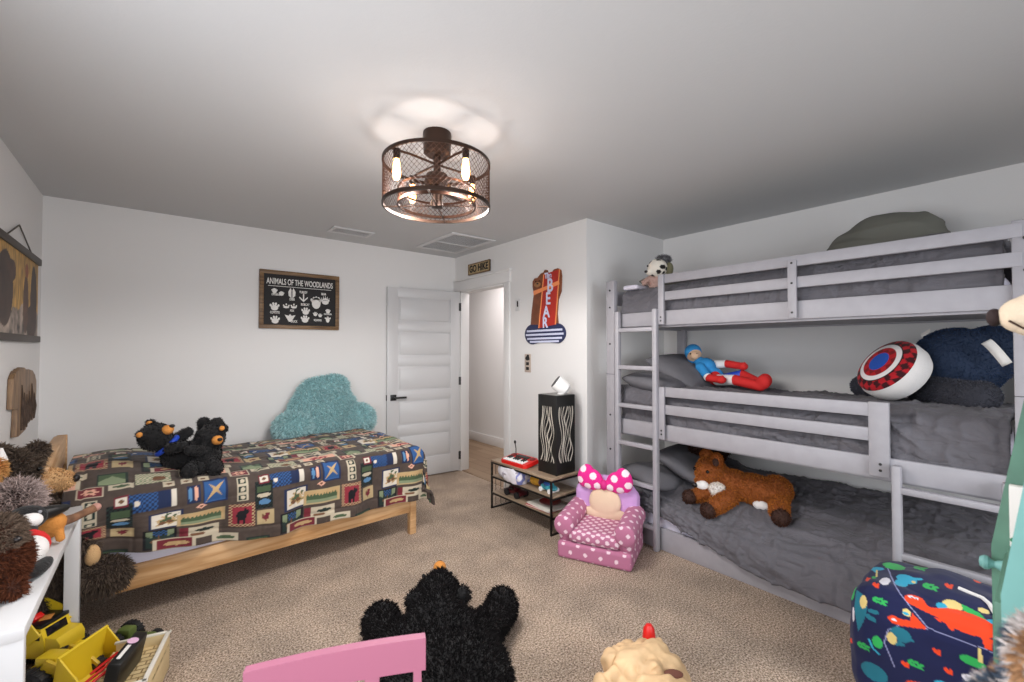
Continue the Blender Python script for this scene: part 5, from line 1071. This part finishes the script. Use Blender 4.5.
# dark plush half hidden behind the deer
t = thing('dark_plush', 'small dark brown plush in shadow behind the deer plush', 'stuffed toy', (3.28, 1.62, .5))
b = B(); b.ell((3.30, 1.63, .60), (.085, .085, .08)); b.ell((3.20, 1.71, .635), (.05, .05, .05)); b.ell((3.25, 1.53, .655), (.04, .045, .05)); o = b.blob('body', M['brownpl'], t, voxel=.009, smooth=4); fur(o, 4500, .018, '#33211a', width=.003, seed=55)

# ---------------------------------------------------------------- dinosaur bean bag
pf = thing('bean_bag', 'navy dinosaur-print child bean bag on the floor before the bunk bed', 'bean bag', (2.37, .26, 0))
b = B(); b.box((2.37, .26, .25), (.49, .53, .50), .10, seg=4); b.ell((2.38, .25, .46), (.21, .22, .07)); b.ell((2.37, .26, .14), (.27, .285, .14))
def pfn(P, N_):
    Q = P+N_*(fbm(P, 7, 3, 2)*.012)[:, None]; Q[:, 2] = np.maximum(Q[:, 2]*.925, .002); return Q
o = b.blob('bag', PAINT, pf, voxel=.0036, smooth=14, fn=pfn); P = co(o.data)+np.array([2.37, .26, 0])
A_ = .27-P[:, 1]; Bv = P[:, 2]/.925+.457*(P[:, 0]-2.36); ZX = A_/.0007+543; ZY = 133-(Bv-.5)/.0007
C = np.tile(np.array(lin('#151b44')), (len(P), 1))
def E_(cx, cy, rx, ry, c, rot=0):
    x, y = ZX-cx, ZY-cy; a = R(rot); u, v = x*math.cos(a)+y*math.sin(a), -x*math.sin(a)+y*math.cos(a); C[(u/rx)**2+(v/ry)**2 < 1] = lin(c)
def PG(pts, c):
    ins = np.zeros(len(P), bool); n = len(pts)
    for i in range(n):
        (x1, y1), (x2, y2) = pts[i], pts[(i+1) % n]
        if y1 == y2: continue
        ins ^= ((y1 > ZY) != (y2 > ZY)) & (ZX < (x2-x1)*(ZY-y1)/(y2-y1)+x1)
    C[ins] = lin(c)
def LN(pts, w_, c):
    for (x1, y1), (x2, y2) in zip(pts, pts[1:]):
        d = np.hypot(x2-x1, y2-y1); t_ = np.clip(((ZX-x1)*(x2-x1)+(ZY-y1)*(y2-y1))/d**2, 0, 1); C[np.hypot(ZX-x1-t_*(x2-x1), ZY-y1-t_*(y2-y1)) < w_] = lin(c)
OR, TE, GR, CR_, CY, WH = '#e2431c', '#1f6f83', '#2faa55', '#d8c27c', '#2f9fc0', '#d9d6de'
for zx, zy in ((235, 230), (295, 250), (565, 115), (550, 500), (590, 580), (60, 300), (430, 640), (900, 560), (330, 20), (650, 20), (180, 640)):
    E_(zx, zy, 17, 11, OR, 30); E_(zx-9, zy-9, 6, 9, OR); E_(zx+8, zy-10, 6, 9, OR)
for zx, zy in ((325, 330), (500, 150), (470, 610), (255, 630), (100, 200), (760, 600), (420, 40)):
    for d_ in (-1, 0, 1): E_(zx+d_*20, zy-8+abs(d_)*5, 15, 7, GR, -35+d_*18); E_(zx+d_*18, zy+12, 14, 6, GR, 25)
LN([(290, 110), (400, 250), (515, 385)], 2.5, '#8d90b8'); LN([(515, 388), (740, 392)], 2.5, '#8d90b8'); LN([(515, 395), (420, 420), (365, 480), (350, 560), (388, 676)], 2.5, '#8d90b8')
E_(310, 85, 58, 24, GR); PG([(262, 70), (365, 70), (330, 110), (280, 112)], GR); E_(240, 140, 42, 14, CY, -20); E_(235, 150, 34, 10, CY, 30); LN([(250, 150), (272, 190)], 5, CR_); E_(262, 203, 13, 9, GR)
E_(400, 150, 46, 28, CY); E_(385, 185, 28, 22, CY); E_(440, 130, 26, 8, CY, -25); E_(432, 155, 9, 7, CR_); E_(322, 205, 22, 26, WH)
PG([(212, 315), (245, 325), (275, 400), (262, 480), (232, 560), (212, 440)], TE); E_(255, 372, 17, 40, CR_); E_(302, 408, 26, 13, TE, -10); E_(292, 450, 27, 15, TE, 20); E_(190, 330, 15, 60, GR)
E_(595, 220, 36, 30, CR_); E_(558, 245, 20, 20, CY); PG([(622, 195), (690, 215), (735, 262), (640, 245)], GR); E_(735, 255, 24, 26, CY)
E_(650, 288, 112, 56, OR); PG([(455, 238), (520, 272), (580, 250), (590, 320), (500, 305), (440, 290)], OR); E_(460, 262, 40, 30, OR); PG([(740, 310), (800, 300), (850, 340), (845, 350), (770, 335)], OR); PG([(580, 320), (620, 325), (605, 358), (590, 350)], OR); PG([(700, 330), (745, 330), (735, 390), (715, 385)], OR); PG([(535, 315), (565, 320), (560, 338)], OR)
E_(443, 248, 11, 7, WH); E_(463, 248, 10, 6, WH); E_(445, 251, 4, 3, '#101010'); E_(463, 251, 4, 3, '#101010')
E_(392, 410, 27, 22, OR); PG([(380, 395), (450, 385), (455, 335), (510, 390), (505, 402), (410, 432)], OR); E_(435, 345, 18, 20, CR_); E_(432, 352, 13, 9, CY); E_(388, 410, 11, 6, WH)
PG([(740, 385), (850, 415), (850, 465), (790, 425)], OR); E_(415, 480, 40, 40, TE); E_(445, 490, 22, 9, TE); E_(405, 535, 28, 12, TE, -15); E_(380, 520, 20, 32, CR_)
E_(672, 478, 44, 24, GR); LN([(697, 405), (700, 460)], 7, CR_); E_(792, 450, 46, 60, TE); E_(800, 520, 58, 40, CR_); E_(320, 575, 22, 34, GR); LN([(285, 580), (300, 620), (325, 640)], 5, CY)
for q in ((665, 572, 30, 18), (712, 570, 34, 24), (690, 608, 36, 28)): E_(*q, WH)
PG([(735, 145), (790, 165), (850, 230), (815, 235), (770, 190)], CR_); E_(700, 195, 20, 14, CR_); E_(165, 540, 14, 60, OR); E_(205, 470, 7, 45, WH); E_(600, 660, 60, 20, CY); E_(520, 740, 90, 40, OR); E_(300, 760, 60, 50, TE); E_(700, 760, 60, 40, GR)
setcol(o.data, C.clip(0, 1))
def onpf(zx, zy):
    a, b2 = (zx-543)*.0007, .5-(zy-133)*.0007; y = .27-a; d = np.abs(A_-a)+np.abs(Bv-b2)*1; k = np.where(P[:, 0] < 2.5, d, 9).argmin(); return Vector(P[k])
B().tube([onpf(*q)+Vector((-.003, 0, .003)) for q in ((600, 110), (650, 120), (690, 128), (715, 150), (738, 200), (752, 260), (758, 320), (752, 400))], .007, 8).done('white_piping', M['wplush'], pf)
for zx in (735, 742, 795, 806): pass

# ---------------------------------------------------------------- teal wooden book hutch at the right edge, books and toys on it
ht = thing('book_hutch', 'worn teal wooden bookcase with sloping sides and a round drawer knob', 'bookcase', (1.45, -.08, 0))
def sideb(name, x, y_, yt, m, z_s=.937, zt=1.261):
    pts = [(-.28, 0), (y_, 0), (y_, z_s), (yt, zt), (yt-.05, 1.42), (-.28, 1.42)]
    b = B(); b.prism([(p[0], p[1]) for p in pts], .018, frame((x, 0, 0), (0, 1, 0)), bev=.002); return b.done(name, m, ht)
sideb('side_board', 1.62, .100, .042, M['dteal'], .894, 1.26); sideb('side_board', 1.27, .067, .034, M['teal'], .908, 1.136)
for z in (.898, 1.20, .06): B().span((1.288, -.26, z-.009), (1.62, .07 if z < 1 else .02, z+.009), .002).done('shelf', M['dteal'], ht)
B().span((1.27, -.285, 0), (1.638, -.27, 1.42), .001).done('back_board', M['dteal'], ht); B().span((1.26, -.285, 1.42), (1.648, -.02, 1.438), .003).done('top_board', M['teal'], ht)
dr = B().span((1.29, .045, .62), (1.618, .078, .884), .003).done('drawer', M['dteal'], ht); B().lathe([(0, 0), (.017, .002), (.013, .012), (.010, .018), (.012, .024), (.020, .032), (.021, .040), (.014, .050), (0, .052)], mt=Matrix.Translation((1.588, .078, .858)) @ Matrix.Diagonal((.8, .8, .8, 1)) @ rotm('X', -90)).done('knob', M['teal'], dr)
B().span((1.29, .045, .08), (1.618, .07, .61), .003).done('cupboard_door', M['dteal'], ht)
t = thing('picture_book', 'white picture book with green print standing in the teal bookcase', 'book', (1.60, -.02, .908), group=None)
B().span((1.594, -.10, .908), (1.617, .068, 1.054), .002).done('cover', M['paper'], t); B().ell((1.593, .045, .965), (.002, .012, .02)).ell((1.593, .052, .925), (.002, .016, .009)).done('green_print', mat('leaf_print_green', '#2f7d55', .6), t)
# cream muzzled plush on the hutch, nose towards the room
t = thing('dog_plush', 'cream muzzled plush dog with dark nose on top of the teal bookcase', 'stuffed toy', (1.45, -.1, 1.438))
b = B(); b.cap((1.45, .035, 1.455), (1.45, -.04, 1.475), .040, .062); b.ell((1.45, .005, 1.435), (.045, .05, .032)); o = b.blob('muzzle', M['cream'], t, voxel=.006, smooth=4)
B().ell((1.45, .078, 1.452), (.020, .013, .020)).done('nose', mat('dark_nose_brown', '#2a1a1a', .8), t)
B().tube([(1.412, .055, 1.442), (1.408, .035, 1.425), (1.406, .02, 1.44)], .0025, 6).done('mouth', M['brownpl'], t)
b = B(); b.ell((1.45, -.09, 1.53), (.085, .075, .08)); b.ell((1.45, -.16, 1.50), (.10, .09, .07)); o = b.blob('head', mat('chestnut_plush', '#8a5530', .95, bump=.5, bscale=120), t, voxel=.009, smooth=4); fur(o, 3500, .012, '#8a5530', width=.0025, seed=61)
for x in (1.385, 1.515): B().ell((x, -.10, 1.53), (.018, .04, .06)).done('ear', M['brownpl'], t)
eyes(t, ((1.425, -.018, 1.535), (1.475, -.018, 1.535)), .011)
# mottled plush on a stool very near the camera
so = thing('wooden_stool', 'plain wooden stool just below the frame, under the mottled fluffy plush', 'stool', (.80, -.02, 0))
B().lathe([(0, .80), (.13, .80), (.14, .81), (.14, .825), (.13, .832), (0, .832)], (.80, -.03, 0)).done('seat', M['pine'], so)
for k in range(4): a = R(45+90*k); B().cyl((.80+.14*math.cos(a), -.03+.14*math.sin(a), 0), (.80+.09*math.cos(a), -.03+.09*math.sin(a), .805), .016, .014).done('leg', M['pine'], so)
t = thing('cat_plush', 'fluffy grey and white mottled plush with tan edges, closest at the lower right', 'stuffed toy', (.80, -.02, .832))
b = B(); b.ell((.80, .0, .915), (.085, .075, .08)); b.ell((.80, -.005, 1.02), (.055, .042, .05)); b.cap((.77, .05, .90), (.75, .085, .885), .035, .03); b.ell((.80, -.035, 1.075), .028)
o = b.blob('body', mat('mottled_base', '#a8978a', .95), t, voxel=.008, smooth=4)
def mott(p): n_ = vnoise(p, 28, 5); C_2 = np.tile(np.array(lin('#c4bcb8')), (len(p), 1)); C_2[n_ > .18] = lin('#4f5a68'); C_2[n_ < -.22] = lin('#a9825f'); return C_2
fur(o, 15000, .011, mott, width=.0018, droop=.2, seed=62); o = B().cap((.745, .06, .93), (.735, .085, .925), .020, .018).blob('paw', M['tan'], t, voxel=.006, smooth=2)
